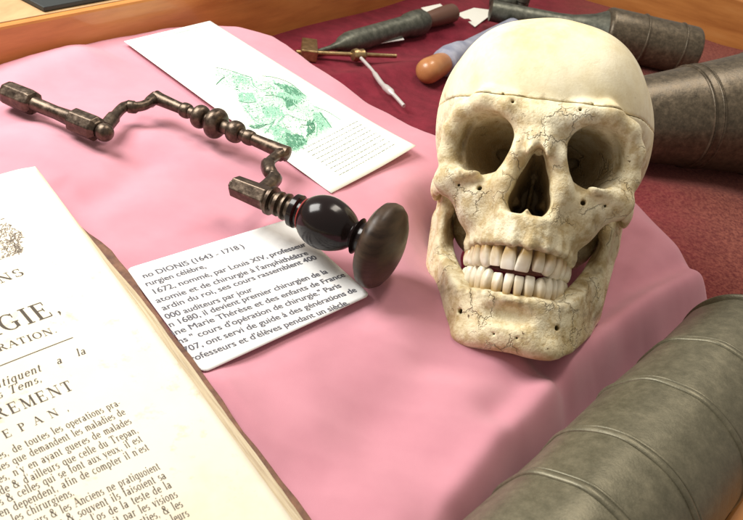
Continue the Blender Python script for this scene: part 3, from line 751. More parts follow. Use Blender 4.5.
s1.lathe(axp(c0), dc, [(r_ * (1 - math.cos(a)), max(.2, r_ * math.sin(a))) for a in np.linspace(.5, math.pi, 14)], 24); s1.build('ball_end', M['iron'], brace, smooth=True)
# crank frame
g0 = P3(157, 98, 13); g1 = P3(285, 153, 15)
w1 = MB()
w1.tube(crom([P3(105, 128, 11), P3(113, 118, 11.5), P3(124, 107, 12), P3(135, 107, 12.5), P3(146, 104.5, 13), P3(156, 97, 13)], 5), [4.6] * 6 + [3.5] * 6 + [4.4] * 4 + [3.4] * 6 + [4.2] * 4, 10)
w1.build('crank_arm', M['iron'], brace, smooth=True)
w2 = MB()
w2.tube(crom([P3(284, 153, 15), P3(275, 157, 15), P3(268, 164, 15.5), P3(270, 172, 16), P3(275, 177, 16), P3(270, 184, 16.5), P3(259, 193, 17)], 5), [4.4] * 4 + [3.4] * 6 + [4.6] * 7 + [3.6] * 4 + [4.8] * 10, 10)
w2.build('crank_arm', M['iron'], brace, smooth=True)
def pt_on(px0, a, b):
    return min(np.linspace(0, np.linalg.norm(b - a), 400), key=lambda t: abs(proj(a + (b - a) * t / np.linalg.norm(b - a))[0] - px0))
gl = np.linalg.norm(g1 - g0)
def bead(c, r, hw): return [(c - hw * math.cos(a), 3.9 + (r - 3.9) * math.sin(a) ** .8) for a in np.linspace(0.05, math.pi - .05, 11)]
t1, t2, t3, t4 = [pt_on(x, g0, g1) for x in (186, 200.5, 216, 235.5)]
prof = [(-2, 2.0), (-1, 5.2), (3, 4.6), (t1 - 7, 4.0)] + bead(t1, 5.4, 3.5) + bead(t2, 8.2, 4.6) + bead(t3, 10.6, 5.6) + [(t3 + 6.4, 5.0)] + bead(t4, 7.6, 5.0) + bead(t4 + 11, 5.2, 3.5) + [(t4 + 17, 4.2), (gl - 4, 4.8), (gl + 2, 5.2), (gl + 3.5, 2)]
prof = sorted(prof, key=lambda q: q[0])
gb = MB(); gb.lathe(g0, g1, prof, 28); gb.build('bead_grip', M['iron'], brace, smooth=True)
# block, collars, ebony bulb and disc
k0 = axt(234, 187); k1 = axt(268, 200)
s1 = MB(); s1.lathe(axp(k0), dc, [(-2.5, 2.6), (-2.4, 3.2), (0, 3.4), (0.1, 6.6), (k1 - k0 - 1, 7.4), (k1 - k0, 6.4)], 6, 0.2); s1.build('frame_block', M['iron'], brace, bevel=.6)
e0 = axt(292, 210); e1 = axt(304, 214); e2 = axt(350, 233)
s1 = MB(); c = k1
s1.lathe(axp(c), dc, [(0, 6.0), (1, 8.6), (3, 8.6), (3.6, 5.5), (5, 4.8), (6, 7.2), (8, 7.4), (9, 5.2), (10.5, 5.0), (11.2, 7.8), (12.5, 8), (13.5, 6), (e0 - c + 1, 6)], 28); s1.build('collar', M['iron'], brace, smooth=True)
bl_ = e2 - e0; bb_ = MB()
eb = [(0, 6.5), (1, 9.6), (4, 9.8), (5, 8.0), (7.0, 8.2)]
for t in np.linspace(0.04, 1, 22):
    eb.append((7.5 + (bl_ - 6) * t, 8.2 + 7.2 * math.sin(math.pi * min(1, t) ** .85) ** .75 * (1 if t < .95 else .9)))
end = eb[-1][0]; tot = AL - e0
eb += [(end + 1, 7.6), (end + 2, 8.0), (end + 3.5, 10.5), (end + 5, 8.4), (tot - 9, 9.5), (tot - 5, 12)]
bb_.lathe(axp(e0), dc, eb, 48); bb_.build('ebony_bulb', M['ebony'], brace, smooth=True)
rr_ = MB(); rr_.lathe(axp(e0), dc, [(7.0, 8.0), (7.1, 9.2), (7.8, 9.7), (8.5, 9.2), (8.6, 8.0)], 40); M['redwax'] = mat('dull_red_ring', (.30, .03, .025), .5); rr_.build('red_ring', M['redwax'], brace, smooth=True)
ds = MB()
pr = [(-9, 9.0), (-8.2, 15), (-7, 20), (-4.5, 23.4), (-1, DR), (2, DR - .3), (5, DR - 2.5), (7.6, DR - 7), (9.4, DR - 12.5), (10.4, 6), (10.6, 1)]
ds.lathe(dc, dc + ax, pr, 64); dob = ds.build('knob_disc', M['knobwood'], brace, smooth=True)

# ================================================================== RINGED BARRELS AND OTHER INSTRUMENTS
def ring_prof(L_, R_, rings, rr=1.6, ends=3.0, flange=2.0):
    pr = [(0, 1), (0.01, R_ - ends)] + [(ends - ends * math.cos(a), R_ - ends + ends * math.sin(a)) for a in np.linspace(.2, math.pi / 2, 5)]
    ev_ = []
    for c, w, hgt in rings:
        for a in np.linspace(0, math.pi, 9): ev_.append((c - w * math.cos(a), R_ + hgt * math.sin(a)))
    pr += ev_ + [(L_ - ends + ends * math.sin(a), R_ - ends + ends * math.cos(a)) for a in np.linspace(0, 1.4, 5)] + [(L_, 1)]
    return sorted(pr, key=lambda q: q[0])
# large one, lower right
R1 = 38.0; c1 = P3(612, 508, VEL + R1 + 2); c2 = P3(744, 358, VEL + R1 + 2)
dd = (c2 - c1) / np.linalg.norm(c2 - c1); st = c1 - dd * 90; L1 = 90 + np.linalg.norm(c2 - c1)
bar = empty('syringe_barrel', 'large olive-grey ringed metal barrel beside the right edge of the pink cloth', 'syringe barrel', 'ringed metal barrels')
mb = MB()
rp = [pt_on(x, c1, c2) + 90 for x in (548, 612, 663, 703)]
rgs = []
for r in [rp[0] - 38] + rp: rgs += [(r, 2.0, 1.2), (r + 3.4, .9, .5)]
mb.lathe(st, c2, ring_prof(L1, R1, rgs, ends=5), 96)
for i_, p_ in enumerate(mb.v):                  # old dents and slight unevenness of the wall
    p_ = np.array(p_); rel = p_ - st; t_ = rel @ dd; rad = rel - dd * t_; rn = np.linalg.norm(rad)
    if rn > R1 * .8:
        an_ = math.atan2(rad[2], rad @ np.array([dd[1], -dd[0], 0]))
        k_ = .35 * math.sin(an_ * 5 + t_ * .06) * math.sin(t_ * .11 + 2 * math.sin(an_ * 3)) + .3 * math.sin(an_ * 9 - t_ * .05 + 1)
        mb.v[i_] = tuple(p_ + rad / rn * k_)
ob_ = mb.build('barrel', M['pewter'], bar, smooth=True)
mb = MB(); mb.lathe(c2 - dd * 2, c2 + dd, [(0, R1 - 4), (.5, R1 + .6), (1.5, R1 + 1.6), (3.2, R1 + 1.6), (4.2, R1), (5.2, R1 - 3.5), (6.2, R1 - 9), (6.6, 2)], 96); mb.build('end_cap', M['pewter'], bar, smooth=True)
nb = np.array([-dd[1], dd[0]]); nb = nb if nb[0] > 0 else -nb; a_ = c1[:2] - dd[:2] * 120 + nb * (R1 + .5); b_ = c2[:2] + dd[:2] * 60 + nb * (R1 + .5)
m_ = MB(); m_.prism([a_, b_, b_ + nb * 60, a_ + nb * 60], -60, -14); m_.build('rail', M['wood'], case, bevel=2)
# brown one behind the skull, right edge
e1_ = P3(610, 121, VEL + 40); e2_ = P3(775, 112, VEL + 66); dd2 = (e2_ - e1_) / np.linalg.norm(e2_ - e1_)
bar2 = empty('syringe_barrel', 'fat brown mottled metal barrel flaring towards the right edge behind the skull', 'syringe barrel', 'ringed metal barrels')
mb = MB(); L2 = np.linalg.norm(e2_ - e1_)
q1, q2 = pt_on(684, e1_, e2_), pt_on(692, e1_, e2_)
def rad2(t): return 36 + 28 * (t / L2) ** 1.15
pf = [(0, 3), (.5, 20), (3, 30), (8, rad2(8))] + [(t, rad2(t)) for t in np.linspace(14, L2, 40)]
for q_, hh_ in ((q1, 1.7), (q2, 1.2), (q2 + 62, 1.6)): pf += [(q_ - 1.8 * math.cos(a), rad2(q_) + hh_ * math.sin(a)) for a in np.linspace(0, math.pi, 9)]
mb.lathe(e1_, e2_, sorted(pf), 96); mb.build('barrel', M['pewter2'], bar2, smooth=True)
# far one with its plunger rod
R3 = 31.0
b0 = P3(602, 31, VEL + R3); b1 = P3(690, 51, VEL + R3); dd3 = (b1 - b0) / np.linalg.norm(b1 - b0); L3 = np.linalg.norm(b1 - b0)
bar3 = empty('long_syringe', 'long dark metal syringe with rod lying against the far wooden rail behind the skull', 'syringe')
mb = MB(); mb.lathe(b0, b1, ring_prof(L3 + 6, R3, [(L3 * .42, 1.6, 1.6), (L3 * .84, 1.4, 1.4)], ends=7), 72); mb.build('barrel', M['pewter2'], bar3, smooth=True)
mb = MB(); rl = 148
mb.lathe(b0 - dd3 * rl + np.array([0, 0, -6]), b0 + np.array([0, 0, -2]), [(0, 6), (2, 13), (rl - 60, 13.5), (rl - 40, 15), (rl - 14, 21), (rl + 2, R3 - 3)], 48); mb.build('rod', M['greengrey'], bar3, smooth=True)
# grey green syringe by the left rail
sy = empty('small_syringe', 'grey-green metal syringe with brown handle on maroon velvet near the left rail', 'syringe')
a0 = P3(312, 53, VEL + 6); a1 = P3(452, 13, VEL + 16); sd = (a1 - a0); sl_ = np.linalg.norm(sd)
T = lambda x: pt_on(x, a0, a1)
mb = MB(); mb.lathe(a0, a1, [(T(316), 2.2), (T(330), 2.8), (T(338), 5), (T(342), 9), (T(348), 11.5), (T(352), 12), (T(405), 12.5), (T(408), 14.5), (T(414), 15.5), (T(420), 15.5), (T(424), 12)], 40); mb.build('barrel', M['greengrey'], sy, smooth=True)
mb = MB(); mb.lathe(a0, a1, [(T(423), 8), (T(428), 9.5), (T(438), 11), (T(448), 12), (T(452), 11.5), (sl_ + 3, 7)], 32); mb.build('handle', M['brownwood'], sy, smooth=True)
# brass clamp with steel probe
bt = empty('brass_clamp', 'thin old brass rod with square block lying beside the pink cloth edge', 'clamp')
mb = MB(); mb.lathe(P3(296, 52, VEL + 7), P3(396, 56, VEL + 7), [(0, 2.4), (60, 2.4), (62, 4), (66, 4), (68, 2.6), (np.linalg.norm(P3(396, 56, VEL + 7) - P3(296, 52, VEL + 7)), 2.2)], 16); mb.build('rod', M['brass'], bt, smooth=True)
mb = MB(); p_ = [A2(300, 58, VEL + 4), A2(317, 60, VEL + 4), A2(316, 47, VEL + 4), A2(301, 45, VEL + 4)]; mb.prism(p_, VEL + 1, VEL + 13); mb.build('block', M['brass'], bt, bevel=1.2)
mb = MB(); mb.lathe(P3(352, 55, VEL + 9), P3(366, 55, VEL + 9), [(0, 3), (1, 6), (5, 7), (9, 6), (13, 6.5), (17, 3)], 16); mb.build('joint', M['brass'], bt, smooth=True)
mb = MB()
pp = crom([P3(361, 58, VEL + 10), P3(372, 70, VEL + 9), P3(382, 84, VEL + 8), P3(393, 94, VEL + 9), P3(404, 106, VEL + 8)], 6)
mb.tube(pp, [1.8] * 8 + [2.6] * 6 + [3.6] * 4 + [2.0] * 7, 10); mb.build('steel_probe', M['steel'], None, smooth=True)
pr_ = bpy.data.objects['steel_probe']; tag(pr_, 'thin pale steel probe lying from the brass clamp towards the pink cloth', 'probe')
# amber knob with blue grey shaft, half hidden by the skull
ak = empty('amber_handled_tool', 'tool with rounded amber wooden knob and blue-grey shaft behind the skull', 'tool')
k_0 = P3(424, 73, VEL + 14); k_1 = P3(500, 34, VEL + 16); kl = np.linalg.norm(k_1 - k_0); T2 = lambda x: pt_on(x, k_0, k_1)
mb = MB(); mb.lathe(k_0, k_1, [(-2, 1), (-1.5, 5), (1, 9.5), (5, 12.5), (11, 13.5), (T2(440), 12.5), (T2(446), 10), (T2(449), 9)], 32); mb.build('knob', M['amber'], ak, smooth=True)
mb = MB(); mb.lathe(k_0, k_1, [(T2(442), 9), (T2(444), 15), (T2(450), 16.5), (T2(460), 15), (T2(466), 12), (kl, 12), (kl + 40, 12)], 32); mb.build('shaft', M['blue'], ak, smooth=True)
# paper labels on the velvet
for i, (q, lb) in enumerate([([(374, 40), (402, 36), (404, 40), (377, 44)], 'narrow white label strip below the grey-green syringe'),
                 ([(421, 8), (440, 4), (446, 9), (428, 14)], 'small cream paper label beside the brown syringe handle, farther left of two'),
                 ([(457, 14), (474, 8), (496, 11), (475, 27)], 'cream paper label between the brown handle and the skull, the larger one')]):
    z = VEL + 4.5
    m_ = MB(); m_.prism([A2(*p, z) for p in q], z, z + .6); o = m_.build('paper_label', M['print'] if i else M['paper']); tag(o, lb, 'label', 'paper labels on the velvet')
# dark green clamp fragments at the far corner
jf = empty('iron_clamp', 'dark green iron clamp standing in the far corner at the top of the picture', 'clamp')
mb = MB(); mb.lathe(P3(492, 2, VEL + 9), P3(540, 4, VEL + 9), [(0, 5), (2, 9), (20, 10), (24, 12), (34, 12), (38, 9), (60, 8)], 20); mb.build('barrel', M['greengrey'], jf, smooth=True)
p_ = P3(519, 12, VEL); mb = MB(); mb.lathe(p_, p_ + np.array([0, .01, 1.]), [(0, 13), (3, 13), (4, 8), (14, 7), (16, 10), (22, 10), (24, 5)], 20); mb.build('post', M['greengrey'], jf, smooth=True)

# ================================================================== SKULL
SKR = np.array([[0.9773889554859974, 0.20074756508783292, -0.06641720263070311], [-0.11544541949290828, 0.7697771206897037, 0.6277862212415675], [0.17715299831526632, -0.605923757228556, 0.7755470428116795]])
SKT = np.array([90.809, 439.74, 16.478])
hv = 0.8
X = np.arange(0, 80, hv, dtype=np.float32); Y = np.arange(-108, 96, hv, dtype=np.float32); Z = np.arange(-104, 120, hv, dtype=np.float32)
def grid(z0, z1):
    Zs = Z[(Z >= z0) & (Z <= z1)]
    return (*np.meshgrid(X, Y, Zs, indexing='ij', sparse=True), Zs)
def ell(G, c, r):
    x, y, z = G[:3]; a = (x - c[0]); b = (y - c[1]); d = (z - c[2])
    k0 = np.sqrt((a / r[0]) ** 2 + (b / r[1]) ** 2 + (d / r[2]) ** 2); k1 = np.sqrt((a / r[0] ** 2) ** 2 + (b / r[1] ** 2) ** 2 + (d / r[2] ** 2) ** 2) + 1e-9
    return (k0 * (k0 - 1) / k1).astype(np.float32)
def cap(G, a, b, ra, rb, sc=(1, 1, 1)):
    x, y, z = G[:3]; x = x * sc[0]; y = y * sc[1]; z = z * sc[2]; a = np.array(a, float) * sc; b = np.array(b, float) * sc; e = b - a
    t = np.clip(((x - a[0]) * e[0] + (y - a[1]) * e[1] + (z - a[2]) * e[2]) / (e @ e), 0, 1)
    return (np.sqrt((x - a[0] - t * e[0]) ** 2 + (y - a[1] - t * e[1]) ** 2 + (z - a[2] - t * e[2]) ** 2) - (ra + (rb - ra) * t)).astype(np.float32)
def chain(G, F, pts, k, sc=(1, 1, 1)):
    for p, q in zip(pts[:-1], pts[1:]): F = smin(F, cap(G, p[:3], q[:3], p[3], q[3], sc), k)
    return F
def smin(a, b, k):
    h_ = np.clip(.5 + .5 * (b - a) / k, 0, 1); return b * (1 - h_) + a * h_ - k * h_ * (1 - h_)
def ssub(a, b, k): return -smin(-a, b, k)
def nets(F, org, hh):
    ins = F < 0; sh = F.shape
    cnt = np.zeros([s - 1 for s in sh], np.uint8)
    for i in (0, 1):
        for j in (0, 1):
            for k in (0, 1): cnt += ins[i:sh[0] - 1 + i, j:sh[1] - 1 + j, k:sh[2] - 1 + k]
    act = (cnt > 0) & (cnt < 8); I, J, K = np.nonzero(act); n = len(I)
    acc = np.zeros((n, 3)); num = np.zeros(n)
    cs = [(i, j, k) for i in (0, 1) for j in (0, 1) for k in (0, 1)]
    val = {c: F[I + c[0], J + c[1], K + c[2]] for c in cs}
    for c in cs:
        for a in range(3):
            if c[a] == 0:
                d = list(c); d[a] = 1; d = tuple(d); f0, f1 = val[c], val[d]; mk = (f0 < 0) != (f1 < 0)
                t = np.where(mk, f0 / (f0 - f1 + 1e-12), 0)
                p = np.tile(np.array(c, float), (n, 1)); p[:, a] += t; acc[mk] += p[mk]; num[mk] += 1
    V = (np.stack([I, J, K], 1) + acc / num[:, None]) * hh + np.array(org)
    ix = -np.ones(act.shape, np.int32); ix[I, J, K] = np.arange(n); Q = []
    for a in range(3):
        b, c = [(1, 2), (2, 0), (0, 1)][a]
        s0 = [slice(1, -1)] * 3; s0[a] = slice(0, sh[a] - 1); s1 = list(s0); s1[a] = slice(1, sh[a])
        A_, B_ = ins[tuple(s0)], ins[tuple(s1)]
        for flip, mk in ((False, A_ & ~B_), (True, ~A_ & B_)):
            q = np.array(np.nonzero(mk)); q[b] += 1; q[c] += 1
            def g(db, dc_):
                r = q.copy(); r[b] += db; r[c] += dc_; return ix[r[0], r[1], r[2]]
            quad = np.stack([g(-1, -1), g(0, -1), g(0, 0), g(-1, 0)], 1)
            Q.append(quad[:, ::-1] if flip else quad)
    return V, np.concatenate(Q)
def mirror(F): return np.concatenate([F[:0:-1], F], 0)
UP = [(a * .84, b) for a, b in [(0, -92), (8.6, -91), (16, -87), (22, -80.5), (26.5, -72), (29, -62), (30.5, -50), (31, -44)]]
LO = [(a * .84, b) for a, b in [(0, -90), (8, -88.5), (15, -84.5), (20.5, -78), (25.5, -68), (29.5, -56), (33, -44), (36, -34)]]
def pline(G, P):
    x, y = G[0], G[1]; D = None; Sx = None; s0 = 0
    for a, b in zip(P[:-1], P[1:]):
        a = np.array(a, float); b = np.array(b, float); e = b - a; l = np.linalg.norm(e)
        t = np.clip(((x - a[0]) * e[0] + (y - a[1]) * e[1]) / (l * l), 0, 1); d = np.hypot(x - a[0] - t * e[0], y - a[1] - t * e[1])
        if D is None: D = d; Sx = s0 + t * l
        else: mk = d < D; Sx = np.where(mk, s0 + t * l, Sx); D = np.minimum(D, d)
        s0 += l
    return D, Sx
def band(G, P, th, zt, zb, rnd):
    """wall along the curve P; th, zt, zb are (positions, values) over arc length"""
    D, s_ = pline(G, P); T_ = np.interp(s_, *th); top = np.interp(s_, *zt); bot = np.interp(s_, *zb)
    z = G[2]; zc_ = (top + bot) / 2; hz = (top - bot) / 2
    a = D - T_ + rnd; b = np.abs(z - zc_) - hz + rnd
    return (np.hypot(np.maximum(a, 0), np.maximum(b, 0)) + np.minimum(np.maximum(a, b), 0) - rnd).astype(np.float32)
def walk(P, s_):
    for a, b in zip(P[:-1], P[1:]):
        a = np.array(a, float); b = np.array(b, float); l = np.linalg.norm(b - a)
        if s_ <= l: return a + (b - a) * s_ / l, (b - a) / l
        s_ -= l
    return b, (b - a) / l
WU = [8.0, 6.6, 7.2, 6.6, 6.4, 9.2, 8.8]; WL = [5.2, 5.7, 6.4, 6.6, 6.8, 9.8, 9.4]
def tooth_s(Wd):
    out = []; s_ = 0
    for w in Wd: out.append(s_ + w / 2); s_ += w
    return out
# --- cranium
G = grid(-62, 120)
F = ell(G, (0, 16, 45), (71, 72, 64))
F = smin(F, ell(G, (0, -30, 49), (60, 63, 60)), 26)
F = smin(F, ell(G, (25, 4, 60), (42, 60, 48)), 8)
F = smin(F, ell(G, (23, -40, 56), (33, 46, 42)), 10)
F = smin(F, ell(G, (0, 45, 15), (54, 46, 40)), 20)
F = smin(F, ell(G, (0, 0, 0), (56, 55, 26)), 16)
F = ssub(F, ell(G, (75, -52, 8), (23, 24, 32)), 10)
F = smin(F, ell(G, (0, -62, 12), (44, 24, 26)), 10)
F = chain(G, F, [(6, -89, 32, 5), (20, -90, 37, 5.5), (34, -87, 40, 5), (46, -79, 34, 5), (51, -73, 24, 5), (51, -69, 10, 5), (47, -71, -2, 6)], 6)
F = smin(F, ell(G, (0, -88, 31), (15, 9, 9)), 8)
F = smin(F, ell(G, (44, -71, -5), (12.5, 8, 9)), 5)
F = chain(G, F, [(50, -67, -4, 5.5), (55, -52, -3, 4.6), (58, -36, -3, 4.2), (60, -14, -1, 4.2), (58, 4, 2, 5)], 4, (1.5, 1, .62))
F = smin(F, ell(G, (23, -65, -15), (18, 21, 20)), 7)
F = smin(F, ell(G, (0, -64, -32), (25, 25, 16)), 8)
F = chain(G, F, [(7, -88, 28, 4), (11, -88.5, 12, 4.6), (15, -86.5, -4, 5.5), (16, -85, -18, 7)], 6)
F = chain(G, F, [(0, -89, 29, 5), (2, -93, 20, 4.6), (3, -98, 12, 3.6)], 5)
F = chain(G, F, [(40, -69, -9, 7), (27, -66, -24, 5)], 6)
F = chain(G, F, [(33, -84, -1, 3.5), (44, -77, -3, 4.5)], 5)
F = smin(F, band(G, UP, ([0, 60], [5.5, 6.5]), ([0, 60], [-22, -20]), ([0, 20, 60], [-39.5, -41, -44]), 3), 5)
for s_, w in zip(tooth_s(WU), WU):
    p, t = walk(UP, s_); nrm = np.array([t[1], -t[0]]); q = p + nrm * 4.6
    F = smin(F, cap(G, (q[0], q[1], -38 if w < 9 else -41), (q[0] - nrm[0] * 1.5, q[1] - nrm[1] * 1.5, -26), w * .40, w * .24), 1.8)
F = smin(F, ell(G, (53, 10, -18), (9, 13, 19)), 8)
F = smin(F, ell(G, (0, -36, -18), (22, 30, 16)), 8)
F = smin(F, ell(G, (0, -8, -24), (45, 20, 24)), 8)
# canine fossa, cheek hollows
F = ssub(F, ell(G, (29, -90, -20), (10, 7, 9)), 7)
# orbit
x, y, z = G[:3]
t = np.clip((y + 90) / 52, 0, 1); cx_ = 32.3 - 20 * t; cz_ = 16.0 - 1.0 * t; scl = 1.0 + .10 * np.clip(t * 4, 0, 1) - .93 * t ** 2.1
u = x - cx_; v = z - cz_; an = math.radians(20); ur = u * math.cos(an) - v * math.sin(an) * .9; vr = u * math.sin(an) + v * math.cos(an)
q = ((np.abs(ur) / 16.9) ** 2.5 + (np.abs(vr) / 15.0) ** 2.5) ** (1 / 2.5)
orb = np.maximum((q - scl) * 17, (y + 40)).astype(np.float32)
F = ssub(F, orb, 1.3)
F = ssub(F, cap(G, (14, -52, 13), (9, -22, 16), 5.0, 5), 1.5)
F = ssub(F, cap(G, (15, -52, 15), (24, -54, 22), 4.2, 2.0), 1.2)
F = ssub(F, cap(G, (16, -44, 17), (24, -46, 22), 4.0, 3), 1.2)
F = ssub(F, cap(G, (17, -52, 9), (33, -68, 0), 3.0, 1.8), 1.2)
# nasal aperture
def nell(cx, cz, rx, rz, dx=0, dz=0): return (np.sqrt(((x - cx) / rx) ** 2 + ((z - cz) / rz) ** 2) - 1) * min(rx, rz)
na = smin(smin(nell(0, 3.5, 5.4, 12), nell(2.2, -6, 7.2, 11), 4), nell(5.6, -13.5, 6.0, 7.6), 3)
na = np.maximum(na + .10 * np.clip(y + 86, 0, 60), (y + 46) + 0 * z).astype(np.float32)
F = ssub(F, na, 1.6)
F = smin(F, np.maximum(np.maximum(np.abs(x + 0 * y) - .9 - .5 * np.abs(np.sin(z * .3)), -(y + 54 + 3 * np.sin(z * .35))), np.maximum(z - 8, -22 - z)).astype(np.float32), 1.2)
F = smin(F, cap(G, (8.5, -64, -11), (7, -50, -10), 2.8, 3), 2)
F = smin(F, cap(G, (0, -88, -22), (0, -95.5, -20), 2.6, 1.0), 2.5)
for a, b, r in (((29, -95, -10), (28, -76, -9), 1.5), ((18, -98, 38), (18, -80, 37), 1.1), ((41, -84, -9), (40, -74, -8), .9), ((24, -95, 43), (24, -86, 42), .8)):
    F = ssub(F, cap(G, a, b, r, r), .8)
zcut = 42.0 + .15 * (y + 93)
cutd = (z - zcut) + .25 * np.sin(x * .33) + 0 * y
Zs = G[3]
def skmesh(name, F, z0, parent, material=None, smooth=True):
    Fm = mirror(F); V, Q = nets(Fm, (-(len(X) - 1) * hv, Y[0], z0), hv)
    V[:, 0] += 1.2 + .9 * np.sin(V[:, 2] * .035 + .6) + .4 * np.sin(V[:, 1] * .06)           # natural asymmetry
    nz_ = .10 * np.sin(V[:, 0] * .41 + 3 * np.sin(V[:, 2] * .13)) * np.sin(V[:, 2] * .37 + V[:, 1] * .29)
    nz_ *= np.clip((52 - V[:, 2]) / 14, .12, 1)
    V[:, 1] += nz_ * 1.3; V[:, 2] += nz_ * .6
    me = bpy.data.meshes.new(name); n = len(V)
    me.vertices.add(n); me.vertices.foreach_set('co', (V * S).astype(np.float32).ravel())
    me.loops.add(len(Q) * 4); me.loops.foreach_set('vertex_index', Q.astype(np.int32).ravel())
    me.polygons.add(len(Q)); me.polygons.foreach_set('loop_start', np.arange(0, len(Q) * 4, 4, dtype=np.int32))
    me.polygons.foreach_set('use_smooth', np.ones(len(Q), bool))
    me.update(calc_edges=True); me.validate()
    stain_shade, face = pigments_and_shade(V)
    a = me.attributes.new('stain_shade', 'FLOAT', 'POINT'); a.data.foreach_set('value', stain_shade.astype(np.float32))
    a = me.attributes.new('face', 'FLOAT', 'POINT'); a.data.foreach_set('value', face.astype(np.float32))
    me.materials.append(material or M['bone'])
    o = bpy.data.objects.new(name, me); COL.objects.link(o); o.parent = parent
    sm_ = o.modifiers.new('s', 'SMOOTH'); sm_.factor = .5; sm_.iterations = 5
    return o
SUT = []
def sut(pts, w=.5, st=.8, both=True):
    P_ = np.array(crom(pts, 8)); P_[:, 0] += .7 * np.sin(np.arange(len(P_)) * 2.1); P_[:, 2] += .7 * np.sin(np.arange(len(P_)) * 1.7); SUT.append((P_, w, st))
    if both: Q_ = P_.copy(); Q_[:, 0] *= -1; Q_[:, 2] += .4 * np.sin(np.arange(len(P_)) * 2.7); SUT.append((Q_, w, st))
sut([(40, -84, -1), (36, -84, -8), (38, -80, -16), (40, -74, -22)], .6, .55)      # zygomatic-maxillary
sut([(0, -94, 29), (6, -92, 29), (11, -90, 27)], .5, .6)
sut([(5.5, -94, 24), (8, -94, 14), (7, -96, 8)], .45, .5)
sut([(47, -80, 30), (52, -76, 29), (56, -70, 28)], .6, .7)                          # fronto-zygomatic
sut([(0, -92, 30), (.8, -94, 38), (-.6, -93, 44)], .5, .35, False)
sut([(52, -62, 46), (60, -42, 52), (60, -24, 70), (52, -12, 90), (36, -8, 105)], .6, .55)       # temporal line and coronal suture
sut([(54, -60, 44), (58, -56, 30), (56, -56, 18)], .6, .5)
def pigments_and_shade(V):
    st = np.zeros(len(V))
    for P_, w, s_ in SUT:
        lo = P_.min(0) - 4; hi = P_.max(0) + 4; mk = np.nonzero(((V > lo) & (V < hi)).all(1))[0]
        if not len(mk): continue
        D = np.full(len(mk), 1e9)
        for a, b in zip(P_[:-1], P_[1:]):
            e = b - a; t = np.clip(((V[mk] - a) @ e) / (e @ e + 1e-9), 0, 1); D = np.minimum(D, np.linalg.norm(V[mk] - a - t[:, None] * e, axis=1))
        st[mk] = np.maximum(st[mk], s_ * np.exp(-(D / (w + .5)) ** 2))
    x_, y_, z_ = V.T
    # brown staining where the roots enter the jaws
    n_ = .5 + .5 * np.sin(x_ * 1.1 + 2 * np.sin(z_ * .5)) * np.sin(z_ * .8 + x_ * .3)
    rt = np.exp(-((z_ + 41) / 3.0) ** 2) * (y_ < -40) * .55 * n_ + np.exp(-((z_ + 68) / 3.0) ** 2) * (y_ < -36) * .55 * n_
    st = np.maximum(st, rt)
    # tan stain low on the cheekbones and behind the temples
    st = np.maximum(st, .22 * np.exp(-((z_ + 24) / 14) ** 2) * (np.abs(x_) > 14))
    orb_ = np.exp(-(((np.abs(x_) - 26) / 22) ** 4 + ((z_ - 16) / 20) ** 4)) * np.clip((y_ + 82) / 10, 0, 1) * (y_ < -35); st = np.maximum(st, .9 * orb_)  # shade inside the eye sockets, painted into the bone colour
    nas = (np.abs(x_) < 13) & (z_ < 14) & (z_ > -23) & (y_ > -84) & (y_ < -40); st = np.maximum(st, .92 * nas)  # darkness of the nasal cavity, also painted in
    fc = np.clip((50 - z_) / 14, 0.22, 1) * np.where(y_ < 0, 1, .7)
    return np.clip(st, 0, 1), fc
skull = empty('skull', 'human skull with sawn skull cap and full rows of teeth resting on pink cloth', 'skull')
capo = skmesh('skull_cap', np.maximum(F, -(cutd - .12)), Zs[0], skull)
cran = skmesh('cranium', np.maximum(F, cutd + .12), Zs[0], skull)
core = skmesh('cut_bone', np.maximum(F + 1.1, np.abs(cutd) - 1.4), Zs[0], skull, M['gap'])
# --- mandible
G = grid(-104, -2); x, y, z = G[:3]; Zs = G[3]
MP = [(0, -86), (13, -85.5), (22.5, -80.5), (32, -67), (38, -52), (44, -36), (48, -20), (50, -8)]
F = band(G, MP, ([0, 20, 60, 110], [6.0, 6.0, 6.0, 5.2]), ([0, 28, 42, 60, 110], [-66, -65, -57, -48, -20]), ([0, 30, 50, 80, 110], [-95.5, -95.5, -89, -79, -66]), 3.5)
F = smin(F, band(G, LO, ([0, 60], [4.6, 5.6]), ([0, 30, 60], [-66.5, -65.5, -63]), ([0, 60], [-80, -76]), 3), 5)
F = smin(F, ell(G, (0, -88, -86), (15, 6.5, 9)), 6)
F = smin(F, ell(G, (17, -83, -91), (10, 6, 5)), 8)
sc = (1.6, 1, 1)
F = smin(F, cap(G, (50, -12, -62), (54, 0, -10), 8, 8, sc), 8)
F = smin(F, cap(G, (49, -28, -58), (52.5, -20, -22), 9, 10, sc), 8)
F = smin(F, cap(G, (46.5, -37, -54), (51.5, -33, -10), 5.5, 4, sc), 8)
F = smin(F, cap(G, (47, -33, -16), (47, -31, -3), 5, 3, sc), 6)
F = smin(F, cap(G, (48, -2, -12), (50, 2, -4), 6, 7), 5)
for s_, w in zip(tooth_s(WL), WL):
    p, t = walk(LO, s_); nrm = np.array([t[1], -t[0]]); q = p + nrm * 3.6
    F = smin(F, cap(G, (q[0], q[1], -69), (q[0], q[1], -80), w * .42, w * .24), 1.6)
F = ssub(F, ell(G, (0, -94, -77), (13, 5, 5)), 5)
F = ssub(F, cap(G, (26, -84, -79), (24, -70, -79), 1.6, 1.6), .8)
F = ssub(F, cap(G, (6, -98, -88), (6, -86, -88), .8, .8), .6)
mand = skmesh('jawbone', F, Zs[0], skull)
